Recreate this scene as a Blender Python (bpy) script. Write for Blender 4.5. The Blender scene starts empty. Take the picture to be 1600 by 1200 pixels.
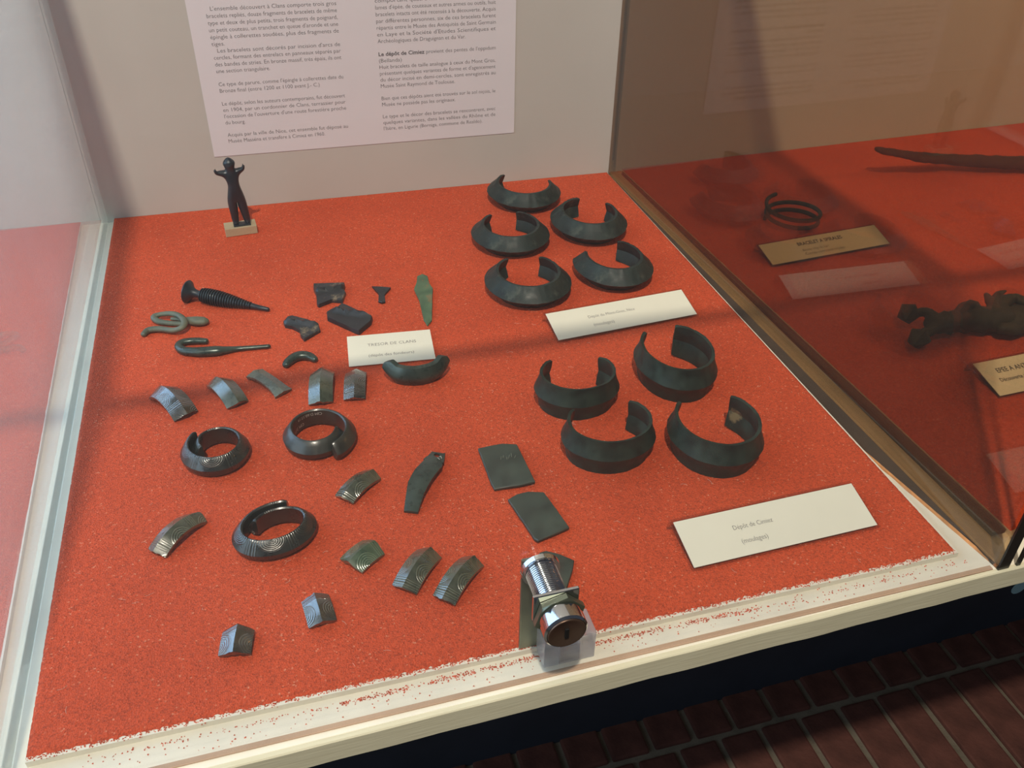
import bpy, bmesh, math, random
import numpy as np
from mathutils import Vector, Matrix, noise
random.seed(4)
PI = math.pi
S = bpy.context.scene
COL = S.collection
# ---------------------------------------------------------------- camera
YAW, PITCH, ROLL, FOC = 0.29429987, -0.62479934, -0.01834646, 1379.85
CAM = np.array([0.1396, -0.8343, 0.3629])          # metres; origin = back left corner of the sand board
def cam_rows(a, b, c):
    f = np.array([math.sin(a)*math.cos(b), math.cos(a)*math.cos(b), math.sin(b)])
    r = np.array([math.cos(a), -math.sin(a), 0.0]); d = np.cross(f, r)
    return np.stack([r*math.cos(c)+d*math.sin(c), -r*math.sin(c)+d*math.cos(c), f])
RC = cam_rows(YAW, PITCH, ROLL)
cd = bpy.data.cameras.new('camera'); cam = bpy.data.objects.new('camera', cd); COL.objects.link(cam)
M = Matrix.Identity(4)
for i in range(3):
    M[i][0] = RC[0][i]; M[i][1] = -RC[1][i]; M[i][2] = -RC[2][i]; M[i][3] = CAM[i]
cam.matrix_world = M
cd.sensor_width = 36; cd.lens = FOC/1600*36; cd.clip_start = 0.01; cd.clip_end = 50
S.camera = cam
# ---------------------------------------------------------------- world, light, exposure
w = bpy.data.worlds.new('world'); S.world = w; w.use_nodes = True
w.node_tree.nodes['Background'].inputs[0].default_value = (0.80, 0.86, 1.0, 1)
w.node_tree.nodes['Background'].inputs[1].default_value = 0.07
S.view_settings.view_transform = 'Standard'; S.view_settings.look = 'None'
S.view_settings.gamma = 1; S.view_settings.use_curve_mapping = False
S.view_settings.exposure = 0.0
def area(name, loc, target, size, power, color, size_y=None):
    l = bpy.data.lights.new(name, 'AREA'); l.energy = power; l.color = color; l.size = size
    if size_y: l.shape = 'RECTANGLE'; l.size_y = size_y
    o = bpy.data.objects.new(name, l); COL.objects.link(o); o.location = loc
    o.rotation_euler = (Vector(target)-Vector(loc)).to_track_quat('-Z', 'Y').to_euler()
    return o
area('ceiling_lamp_light', (-0.080, -1.45, 1.95), (0.25, -0.3, 0), 0.050, 38, (1.0, 0.90, 0.75))
area('second_lamp_light', (-0.20, -1.95, 2.0), (0.25, -0.3, 0), 0.08, 1.5, (1.0, 0.90, 0.76))
area('window_light', (-1.35, -0.78, 0.85), (0.0, -0.5, 0.3), 1.55, 22, (0.62, 0.82, 1.0), 1.3)
area('blue_highlight_light', (-0.58, 0.012, 0.56), (-0.58, -1.0, 0.56), 0.82, 13, (0.34, 0.62, 1.0), 1.0)  # added blue light out of view, puts blue highlights on the bronze facets
area('warm_lamp_light', (1.30, -0.30, 0.44), (1.05, 0.0, 0.10), 0.08, 1.3, (1.0, 0.66, 0.36))

# ---------------------------------------------------------------- helpers
def tag(o, label=None, cat=None, group=None, kind=None):
    if label: o['label'] = label
    if cat: o['category'] = cat
    if group: o['group'] = group
    if kind: o['kind'] = kind
    return o
def obj(name, V, F, mat=None, parent=None, uv=None, smooth=False, loc=(0, 0, 0), rz=0, auto=None):
    me = bpy.data.meshes.new(name); me.from_pydata([tuple(map(float, v)) for v in V], [], F)
    me.validate(); me.update()
    if uv is not None:
        l = me.uv_layers.new(name='UVMap')
        for lp in me.loops: l.data[lp.index].uv = uv[lp.vertex_index]
    if smooth:
        for p in me.polygons: p.use_smooth = True
        if auto is not None: me.set_sharp_from_angle(angle=math.radians(auto))
    bm = bmesh.new(); bm.from_mesh(me); bmesh.ops.recalc_face_normals(bm, faces=bm.faces); bm.to_mesh(me); bm.free()
    if mat: me.materials.append(mat)
    o = bpy.data.objects.new(name, me); COL.objects.link(o)
    o.location = loc; o.rotation_euler = (0, 0, rz)
    if parent: o.parent = parent
    return o
def empty(name, loc=(0, 0, 0), rz=0):
    o = bpy.data.objects.new(name, None); COL.objects.link(o); o.location = loc; o.rotation_euler = (0, 0, rz)
    o.empty_display_size = 0.01
    return o
class MB:
    def __init__(s): s.V = []; s.F = []
    def add(s, V, F):
        n = len(s.V); s.V += [tuple(v) for v in V]; s.F += [tuple(i+n for i in f) for f in F]; return s
    def box(s, x0, x1, y0, y1, z0, z1, b=0.0):
        if b <= 0:
            V = [(x, y, z) for z in (z0, z1) for y in (y0, y1) for x in (x0, x1)]
            return s.add(V, [(0,2,3,1), (4,5,7,6), (0,1,5,4), (2,6,7,3), (0,4,6,2), (1,3,7,5)])
        bm = bmesh.new(); bmesh.ops.create_cube(bm, size=1)
        for v in bm.verts: v.co = Vector(((x0+x1)/2+v.co.x*(x1-x0), (y0+y1)/2+v.co.y*(y1-y0), (z0+z1)/2+v.co.z*(z1-z0)))
        bmesh.ops.bevel(bm, geom=list(bm.edges), offset=b, segments=2, affect='EDGES', profile=0.6)
        bm.verts.index_update()
        s.add([v.co[:] for v in bm.verts], [tuple(v.index for v in f.verts) for f in bm.faces]); bm.free(); return s
    def build(s, name, mat, parent=None, **k): return obj(name, s.V, s.F, mat, parent, **k)
def loft(rings, close=False, caps=True):
    """rings: list of equal-length closed loops of points"""
    n = len(rings[0]); m = len(rings); V = [tuple(p) for r in rings for p in r]; F = []
    for i in range(m if close else m-1):
        a, b = i*n, ((i+1) % m)*n
        for j in range(n):
            k = (j+1) % n; F.append((a+j, a+k, b+k, b+j))
    if caps and not close:
        F.append(tuple(range(n))[::-1]); F.append(tuple((m-1)*n+j for j in range(n)))
    return V, F
def tube(path, radii, n=12, flat=1.0, twist=0, rough=0.0, seed=0):
    P = [Vector(p) for p in path]; rings = []
    up = Vector((0, 0, 1))
    for i, p in enumerate(P):
        t = (P[min(i+1, len(P)-1)]-P[max(i-1, 0)]).normalized()
        s = t.cross(up)
        if s.length < 1e-3: s = Vector((1, 0, 0))
        s.normalize(); u = s.cross(t).normalized(); r = radii[i]; ring = []
        for j in range(n):
            a = 2*PI*j/n+twist*i
            q = s*math.cos(a)*r+u*math.sin(a)*r*flat
            if rough: q *= 1+rough*noise.noise((p+q)*160+Vector((seed*7.3, 0, 0)))+rough*.6*noise.noise((p+q)*420+Vector((0, seed, 0)))
            ring.append(p+q)
        rings.append(ring)
    # rounded ends
    def cap(ring, c, d, r):
        return [[c+(q-c)*0.72+d*r*0.35 for q in ring], [c+(q-c)*0.3+d*r*0.55 for q in ring]]
    d0 = (P[0]-P[1]).normalized(); d1 = (P[-1]-P[-2]).normalized()
    a = cap(rings[0], P[0], d0, radii[0]); b = cap(rings[-1], P[-1], d1, radii[-1])
    return loft([a[1], a[0]]+rings+b)
def smooth_path(pts, n=6):
    """Catmull-Rom through tuples of any length"""
    out = []; Q = [np.array(p, float) for p in pts]
    for i in range(len(Q)-1):
        p0 = Q[max(i-1, 0)]; p1 = Q[i]; p2 = Q[i+1]; p3 = Q[min(i+2, len(Q)-1)]
        for k in range(n):
            t = k/n
            out.append(0.5*((2*p1)+(-p0+p2)*t+(2*p0-5*p1+4*p2-p3)*t*t+(-p0+3*p1-3*p2+p3)*t**3))
    out.append(Q[-1]); return out
def lathe(prof, n=32):
    """profile (x along axis, r)"""
    rings = [[(x, r*math.cos(2*PI*j/n), r*math.sin(2*PI*j/n)) for j in range(n)] for x, r in prof]
    return loft(rings)
def text_mesh(s, width=None, height=0.003, bold=False, spacing=1.0, align='LEFT', ky=None):
    c = bpy.data.curves.new('t', 'FONT'); c.body = s; c.size = height; c.space_character = spacing
    c.align_x = align; c.resolution_u = 2
    c.offset = height*(0.02 if bold else -0.008)
    o = bpy.data.objects.new('t', c); COL.objects.link(o)
    dg = bpy.context.evaluated_depsgraph_get(); me = o.evaluated_get(dg).to_mesh()
    V = [v.co[:] for v in me.vertices]; F = [tuple(p.vertices) for p in me.polygons]
    o.evaluated_get(dg).to_mesh_clear(); bpy.data.objects.remove(o); bpy.data.curves.remove(c)
    if width and V:
        x1 = max(v[0] for v in V); x0 = min(v[0] for v in V); k = width/(x1-x0)
        V = [((v[0]-x0)*k, v[1]*(k*ky if ky else 1), v[2]) for v in V]
    return V, F

# ---------------------------------------------------------------- materials
def lin(r, g, b):
    return tuple((c/255/12.92 if c/255 <= 0.04045 else ((c/255+0.055)/1.055)**2.4) for c in (r, g, b))+(1,)
class NT:
    def __init__(s, name):
        s.m = bpy.data.materials.new(name); s.m.use_nodes = True; s.t = s.m.node_tree; s.b = s.t.nodes['Principled BSDF']
    def n(s, typ, **k):
        nd = s.t.nodes.new(typ)
        for a, v in k.items():
            if a.startswith('i_'): nd.inputs[int(a[2:])].default_value = v
            else: setattr(nd, a, v)
        return nd
    def l(s, a, b): s.t.links.new(a, b)
    def math(s, op, a, b=None):
        nd = s.n('ShaderNodeMath', operation=op)
        for i, v in enumerate((a, b)):
            if v is None: continue
            if isinstance(v, (int, float)): nd.inputs[i].default_value = v
            else: s.l(v, nd.inputs[i])
        return nd.outputs[0]
    def coord(s, which='Object'): return s.n('ShaderNodeTexCoord').outputs[which]
    def noise(s, scale, detail=4, rough=0.5, which='Object'):
        nd = s.n('ShaderNodeTexNoise'); nd.inputs['Scale'].default_value = scale; nd.inputs['Detail'].default_value = detail
        nd.inputs['Roughness'].default_value = rough; s.l(s.coord(which), nd.inputs['Vector']); return nd.outputs[0]
    def ramp(s, fac, stops):
        nd = s.n('ShaderNodeValToRGB'); e = nd.color_ramp.elements
        while len(e) < len(stops): e.new(0.5)
        for k, (p, c) in enumerate(stops): e[k].position = p; e[k].color = c
        s.l(fac, nd.inputs[0]); return nd.outputs[0]
    def mix(s, fac, a, b, mode='MIX'):
        nd = s.n('ShaderNodeMix', data_type='RGBA', blend_type=mode)
        for sock, v in ((nd.inputs[0], fac), (nd.inputs[6], a), (nd.inputs[7], b)):
            if isinstance(v, (int, float, tuple)): sock.default_value = v
            else: s.l(v, sock)
        return nd.outputs[2]
    def bump(s, h, dist, strength=1.0, prev=None):
        nd = s.n('ShaderNodeBump'); nd.inputs['Distance'].default_value = dist; nd.inputs['Strength'].default_value = strength
        s.l(h, nd.inputs['Height'])
        if prev is not None: s.l(prev, nd.inputs['Normal'])
        return nd.outputs[0]
    def fin(s, color=None, rough=None, metal=None, normal=None, spec=None):
        for key, v in (('Base Color', color), ('Roughness', rough), ('Metallic', metal), ('Normal', normal), ('Specular IOR Level', spec)):
            if v is None: continue
            if isinstance(v, (int, float, tuple)): s.b.inputs[key].default_value = v
            else: s.l(v, s.b.inputs[key])
        return s.m
def plain(name, color, rough=0.6, metal=0, var=0.06, scale=60, bump=0.0, spec=0.5):
    t = NT(name); nz = t.noise(scale, 5)
    dark = tuple(c*(1-var*2) for c in color[:3])+(1,); lite = tuple(min(1, c*(1+var)) for c in color[:3])+(1,)
    c = t.ramp(nz, [(0.3, dark), (0.7, lite)])
    return t.fin(c, rough, metal, t.bump(t.noise(scale*6, 3), bump) if bump else None, spec)
def sand_mat(name, base, hi):
    t = NT(name)
    g = t.n('ShaderNodeTexVoronoi', feature='F1'); g.inputs['Scale'].default_value = 1150; t.l(t.coord(), g.inputs['Vector'])
    sep = t.n('ShaderNodeSeparateColor'); t.l(g.outputs['Color'], sep.inputs[0])
    grain = t.ramp(sep.outputs[0], [(0.0, tuple(c*.72 for c in base[:3])+(1,)), (0.35, base), (0.75, tuple(c*1.12 for c in base[:3])+(1,)), (0.975, tuple(c*1.2 for c in base[:3])+(1,)), (0.993, hi)])
    big = t.ramp(t.noise(9, 4), [(0.3, (.86, .82, .80, 1)), (0.7, (1.04, 1.06, 1.08, 1))])
    c = t.mix(1.0, grain, big, 'MULTIPLY')
    n1 = t.bump(t.noise(420, 4, .7), 0.0009, 0.8)
    n2 = t.bump(g.outputs['Distance'], 0.0006, 0.7, n1)
    return t.fin(c, 0.75, 0, n2, 0.35)
def bronze(name, dark, light, rough=0.42, metal=0.25, engraved=False, scale=90, wear=None, spec=0.8, coat=0.0):
    t = NT(name)
    nz = t.noise(scale, 7, .62); c = t.ramp(nz, [(0.32, dark), (0.68, light)])
    if wear is not None:
        wn = t.ramp(t.noise(scale*0.7, 8, .75), [(0.56, (0, 0, 0, 1)), (0.66, (1, 1, 1, 1))])
        c = t.mix(wn, c, wear)
    nm = t.bump(t.noise(scale*8, 4, .6), 0.00010, 0.4)
    nm = t.bump(t.noise(scale*1.2, 3, .5), 0.0004, 0.3, nm)
    rr = t.ramp(t.noise(scale*2, 4), [(0.3, (rough*.75,)*3+(1,)), (0.7, (min(1, rough*1.3),)*3+(1,))])
    if engraved:
        uvn = t.n('ShaderNodeUVMap'); sp = t.n('ShaderNodeSeparateXYZ'); t.l(uvn.outputs[0], sp.inputs[0])
        u, v = sp.outputs[0], sp.outputs[1]
        P_ = 0.019
        uu = t.math('SUBTRACT', t.math('MODULO', t.math('ADD', u, 1.0), P_), P_/2)
        av = t.math('SUBTRACT', t.math('ABSOLUTE', v), 0.0085)
        r = t.math('SQRT', t.math('ADD', t.math('MULTIPLY', uu, uu), t.math('MULTIPLY', av, av)))
        rings = t.math('SINE', t.math('MULTIPLY', r, 2*PI/0.00115))
        bars = t.math('SINE', t.math('MULTIPLY', uu, 2*PI/0.00110))
        isr = t.math('LESS_THAN', r, 0.0068); isb = t.math('GREATER_THAN', t.math('ABSOLUTE', uu), 0.0070)
        pat = t.math('ADD', t.math('MULTIPLY', rings, isr), t.math('MULTIPLY', bars, isb))
        valid = t.math('LESS_THAN', t.math('ABSOLUTE', v), 0.05)
        pat = t.math('MULTIPLY', pat, valid)
        nm = t.bump(pat, 0.00007, 0.9, nm)
        lines = t.ramp(t.math('MULTIPLY', t.math('MAXIMUM', pat, 0.0), 0.55), [(0.2, (0, 0, 0, 1)), (0.62, (.55, .55, .55, 1))])
        c = t.mix(lines, c, (light[0]*2.6+.01, light[1]*2.4+.01, light[2]*2.3+.01, 1))
    if coat:
        t.b.inputs['Coat Weight'].default_value = coat; t.b.inputs['Coat IOR'].default_value = 2.0; t.b.inputs['Coat Roughness'].default_value = .16; t.l(nm, t.b.inputs['Coat Normal'])
    return t.fin(c, rr, metal, nm, spec)
def glass_mat(name, tint=(1, 1, 1, 1), haze=0.0, hazecol=(.8, .8, .8, 1), ior=1.5, gain=1.0):
    m = bpy.data.materials.new(name); m.use_nodes = True; t = m.node_tree; t.nodes.clear()
    out = t.nodes.new('ShaderNodeOutputMaterial'); tr = t.nodes.new('ShaderNodeBsdfTransparent'); tr.inputs[0].default_value = tint
    gl = t.nodes.new('ShaderNodeBsdfGlossy'); gl.inputs['Roughness'].default_value = 0.01
    # Schlick reflectance of a thin pane, the same from either side
    geo = t.nodes.new('ShaderNodeNewGeometry'); dot = t.nodes.new('ShaderNodeVectorMath'); dot.operation = 'DOT_PRODUCT'
    t.links.new(geo.outputs['Normal'], dot.inputs[0]); t.links.new(geo.outputs['Incoming'], dot.inputs[1])
    def mt(op, a, b=None, clamp=False):
        nd = t.nodes.new('ShaderNodeMath'); nd.operation = op; nd.use_clamp = clamp
        for i, v in enumerate((a, b)):
            if isinstance(v, (int, float)): nd.inputs[i].default_value = v
            elif v is not None: t.links.new(v, nd.inputs[i])
        return nd
    ab = mt('ABSOLUTE', dot.outputs['Value']); om = mt('SUBTRACT', 1.0, ab.outputs[0]); pw = mt('POWER', om.outputs[0], 5.0)
    r0 = ((ior-1)/(ior+1))**2; sc_ = mt('MULTIPLY', pw.outputs[0], 1-r0); ad = mt('ADD', sc_.outputs[0], r0)
    mul = mt('MULTIPLY', ad.outputs[0], gain, True)
    mx = t.nodes.new('ShaderNodeMixShader'); t.links.new(mul.outputs[0], mx.inputs[0]); t.links.new(tr.outputs[0], mx.inputs[1]); t.links.new(gl.outputs[0], mx.inputs[2])
    last = mx
    if haze:
        df = t.nodes.new('ShaderNodeBsdfDiffuse'); df.inputs[0].default_value = hazecol
        tl = t.nodes.new('ShaderNodeBsdfTranslucent'); tl.inputs[0].default_value = hazecol
        dm = t.nodes.new('ShaderNodeMixShader'); dm.inputs[0].default_value = .5
        t.links.new(df.outputs[0], dm.inputs[1]); t.links.new(tl.outputs[0], dm.inputs[2])
        m2 = t.nodes.new('ShaderNodeMixShader')
        tc = t.nodes.new('ShaderNodeTexCoord'); nz = t.nodes.new('ShaderNodeTexNoise'); nz.inputs['Scale'].default_value = 14; nz.inputs['Detail'].default_value = 5
        t.links.new(tc.outputs['Object'], nz.inputs['Vector'])
        mr = t.nodes.new('ShaderNodeMapRange'); mr.inputs[3].default_value = haze*.6; mr.inputs[4].default_value = haze*1.4
        t.links.new(nz.outputs[0], mr.inputs[0]); t.links.new(mr.outputs[0], m2.inputs[0])
        t.links.new(mx.outputs[0], m2.inputs[1]); t.links.new(dm.outputs[0], m2.inputs[2]); last = m2
    t.links.new(last.outputs[0], out.inputs[0]); return m

m_sand = sand_mat('red_sand', lin(208, 80, 42), lin(232, 138, 104))
m_white = plain('white_paint', lin(236, 230, 212), 0.45, var=.04, scale=30, bump=.0001)
def cream_mat():
    t = NT('cream_wood')
    mp = t.n('ShaderNodeMapping'); mp.inputs['Scale'].default_value = (6, 90, 90); t.l(t.coord(), mp.inputs[0])
    nz = t.n('ShaderNodeTexNoise'); nz.inputs['Scale'].default_value = 8; nz.inputs['Detail'].default_value = 6; t.l(mp.outputs[0], nz.inputs[0])
    c = t.ramp(nz.outputs[0], [(0.3, lin(208, 200, 170)), (0.7, lin(216, 209, 180))])
    chip = t.ramp(t.noise(70, 6, .7), [(0.70, (0, 0, 0, 1)), (0.74, (1, 1, 1, 1))])
    c = t.mix(t.math('MULTIPLY', chip, .5), c, lin(190, 140, 90))
    return t.fin(c, .5, 0, t.bump(nz.outputs[0], .0003, .5))
m_cream = cream_mat()
m_wall = plain('plaster_wall', lin(204, 200, 190), 0.85, var=.03, scale=18, bump=.0008)
m_panel = plain('painted_panel', lin(192, 190, 182), 0.7, var=.015, scale=12, bump=.0001)
m_paper = plain('white_paper', lin(222, 220, 224), 0.8, var=.01, scale=20)
m_card = plain('cream_card', lin(236, 232, 212), 0.7, var=.015, scale=25)
m_ink = plain('ink', lin(88, 86, 88), 0.8, var=.0)
m_inksoft = plain('grey_ink', lin(112, 108, 110), 0.8, var=.0)
m_navy = plain('navy_paint', lin(50, 58, 70), 0.75, var=.1, scale=10)
m_brick = plain('brick_clay', lin(104, 62, 52), 0.85, var=.2, scale=22, bump=.001)
m_mortar = plain('mortar', lin(128, 118, 102), 0.9, var=.12, scale=40, bump=.001)
m_rail = plain('grey_rail', lin(120, 112, 104), 0.5)
m_blackedge = plain('dark_glass_edge', lin(22, 22, 22), 0.25, var=.1)
m_orange = plain('varnished_wood_strip', lin(216, 150, 92), 0.4, var=.2, scale=120)
m_greyedge = plain('pane_foot', lin(190, 158, 132), 0.25, var=.15, scale=12)
m_clear = glass_mat('clear_acrylic', (.93, .93, .94, 1), gain=1.3)
m_frost = glass_mat('milky_acrylic', (.80, .80, .82, 1), haze=.35, hazecol=(.9, .9, .92, 1), gain=1.2)
m_front = glass_mat('front_pane_glass', (.98, .98, .975, 1), haze=.012, gain=.8)  # faint diffuse layer paints in the haze of the reflected room
m_left = glass_mat('left_pane_glass', (.97, .98, .97, 1), haze=.17, hazecol=(.82, .88, .82, 1), gain=.9)  # pale diffuse layer stands in for the window's reflected haze
m_smoke = glass_mat('right_pane_glass', (.755, .64, .50, 1), haze=.006, gain=1.3)
m_cast = bronze('cast_green_black', lin(24, 31, 30), lin(48, 60, 56), .5, .1, wear=lin(70, 76, 68), spec=.35)
m_cast2 = bronze('cast_dark_green', lin(26, 34, 30), lin(50, 64, 55), .5, .1, spec=.35)
m_fold = bronze('dark_bronze_engraved', lin(18, 22, 22), lin(42, 48, 44), .32, .1, engraved=True, coat=.22)
m_foldplain = bronze('dark_bronze', lin(20, 24, 22), lin(50, 54, 46), .42, .1, coat=.15)
m_frag = bronze('grey_green_engraved', lin(48, 56, 48), lin(84, 92, 74), .30, .1, engraved=True, coat=.7)
m_fraggreen = bronze('green_patina_engraved', lin(54, 78, 60), lin(84, 106, 82), .32, .1, engraved=True, coat=.6)
m_fragdark = bronze('dark_fragment_engraved', lin(30, 34, 34), lin(64, 66, 58), .24, .1, engraved=True, coat=.9)
m_gg = bronze('grey_green_bronze', lin(54, 66, 58), lin(92, 104, 88), .28, .1, coat=.6)
m_smooth = bronze('smooth_green_bronze', lin(34, 48, 44), lin(66, 82, 74), .30, .35)
m_wire = bronze('chalky_green_wire', lin(70, 80, 66), lin(112, 118, 98), .6, .1)
m_green = bronze('bright_green_patina', lin(58, 88, 62), lin(96, 122, 88), .6, .1, wear=lin(150, 96, 60))
m_black = bronze('blackened_blade', lin(20, 25, 30), lin(44, 50, 54), .42, .2, wear=lin(150, 134, 104))
m_black2 = bronze('black_blade', lin(18, 22, 26), lin(36, 42, 46), .42, .2)
m_plate = bronze('dull_green_plate', lin(40, 48, 42), lin(66, 76, 64), .55, .12, scale=60)
m_idol = bronze('idol_bronze', lin(22, 32, 42), lin(42, 54, 62), .38, .3)
m_rust = bronze('rusted_iron', lin(34, 24, 20), lin(62, 44, 36), .85, .0, scale=120, spec=.3)
m_iron = bronze('dark_corroded_bronze', lin(26, 24, 20), lin(52, 48, 38), .7, .05, scale=120)
m_block = plain('stone_block', lin(182, 164, 132), .7, var=.06, scale=80, bump=.0002)
m_chrome = plain('chrome', lin(205, 208, 214), .12, metal=1, var=.02)
m_zinc = plain('zinc_plate', lin(128, 134, 116), .35, metal=.8, var=.1, scale=80)
m_brown = plain('bronze_lock_face', lin(104, 84, 72), .35, metal=.7, var=.06)
m_hole = plain('keyhole_dark', lin(12, 12, 12), .6)
m_teal = plain('teal_sticker', lin(176, 226, 236), .6, var=.02)
m_grain = plain('loose_red_grain', lin(214, 92, 60), .8, var=.2, scale=300)
m_lint = plain('pale_lint', lin(232, 200, 180), .8)
m_chalk = plain('white_inventory_ink', lin(200, 198, 186), .8)

# ---------------------------------------------------------------- measuring (development only)
def ray(u, v): return RC.T @ np.array([(u-800)/FOC, (v-600)/FOC, 1.0])
def atz(u, v, z=0.0):
    d = ray(u, v); return CAM+d*(z-CAM[2])/d[2]
def aty(u, v, y):
    d = ray(u, v); return CAM+d*(y-CAM[1])/d[1]
def proj(P):
    q = (np.asarray(P)-CAM) @ RC.T; return q[:, :2]/q[:, 2:]*FOC+np.array([800, 600])
def bbox(V):
    p = proj(V); return np.array([p[:, 0].min(), p[:, 1].min(), p[:, 0].max(), p[:, 1].max()])
def solve(gen, p0, bb, reg, steps):
    p0 = np.array(p0, float); p = p0.copy(); steps = np.array(steps); reg = np.array(reg)
    bb = np.array(bb, float)
    R = lambda q: np.concatenate([bbox(gen(q))-bb, (q-p0)/reg])
    lam = 1e-2; r = R(p)
    for it in range(25):
        J = np.zeros((len(r), len(p)))
        for j in range(len(p)):
            q = p.copy(); q[j] += steps[j]; J[:, j] = (R(q)-r)/steps[j]
        A = J.T@J; dp = np.linalg.solve(A+lam*np.diag(np.diag(A)+1e-9), -J.T@r); r2 = R(p+dp)
        if r2@r2 < r@r: p = p+dp; r = r2; lam *= .4
        else: lam *= 5
    return p, r[:4]
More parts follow.
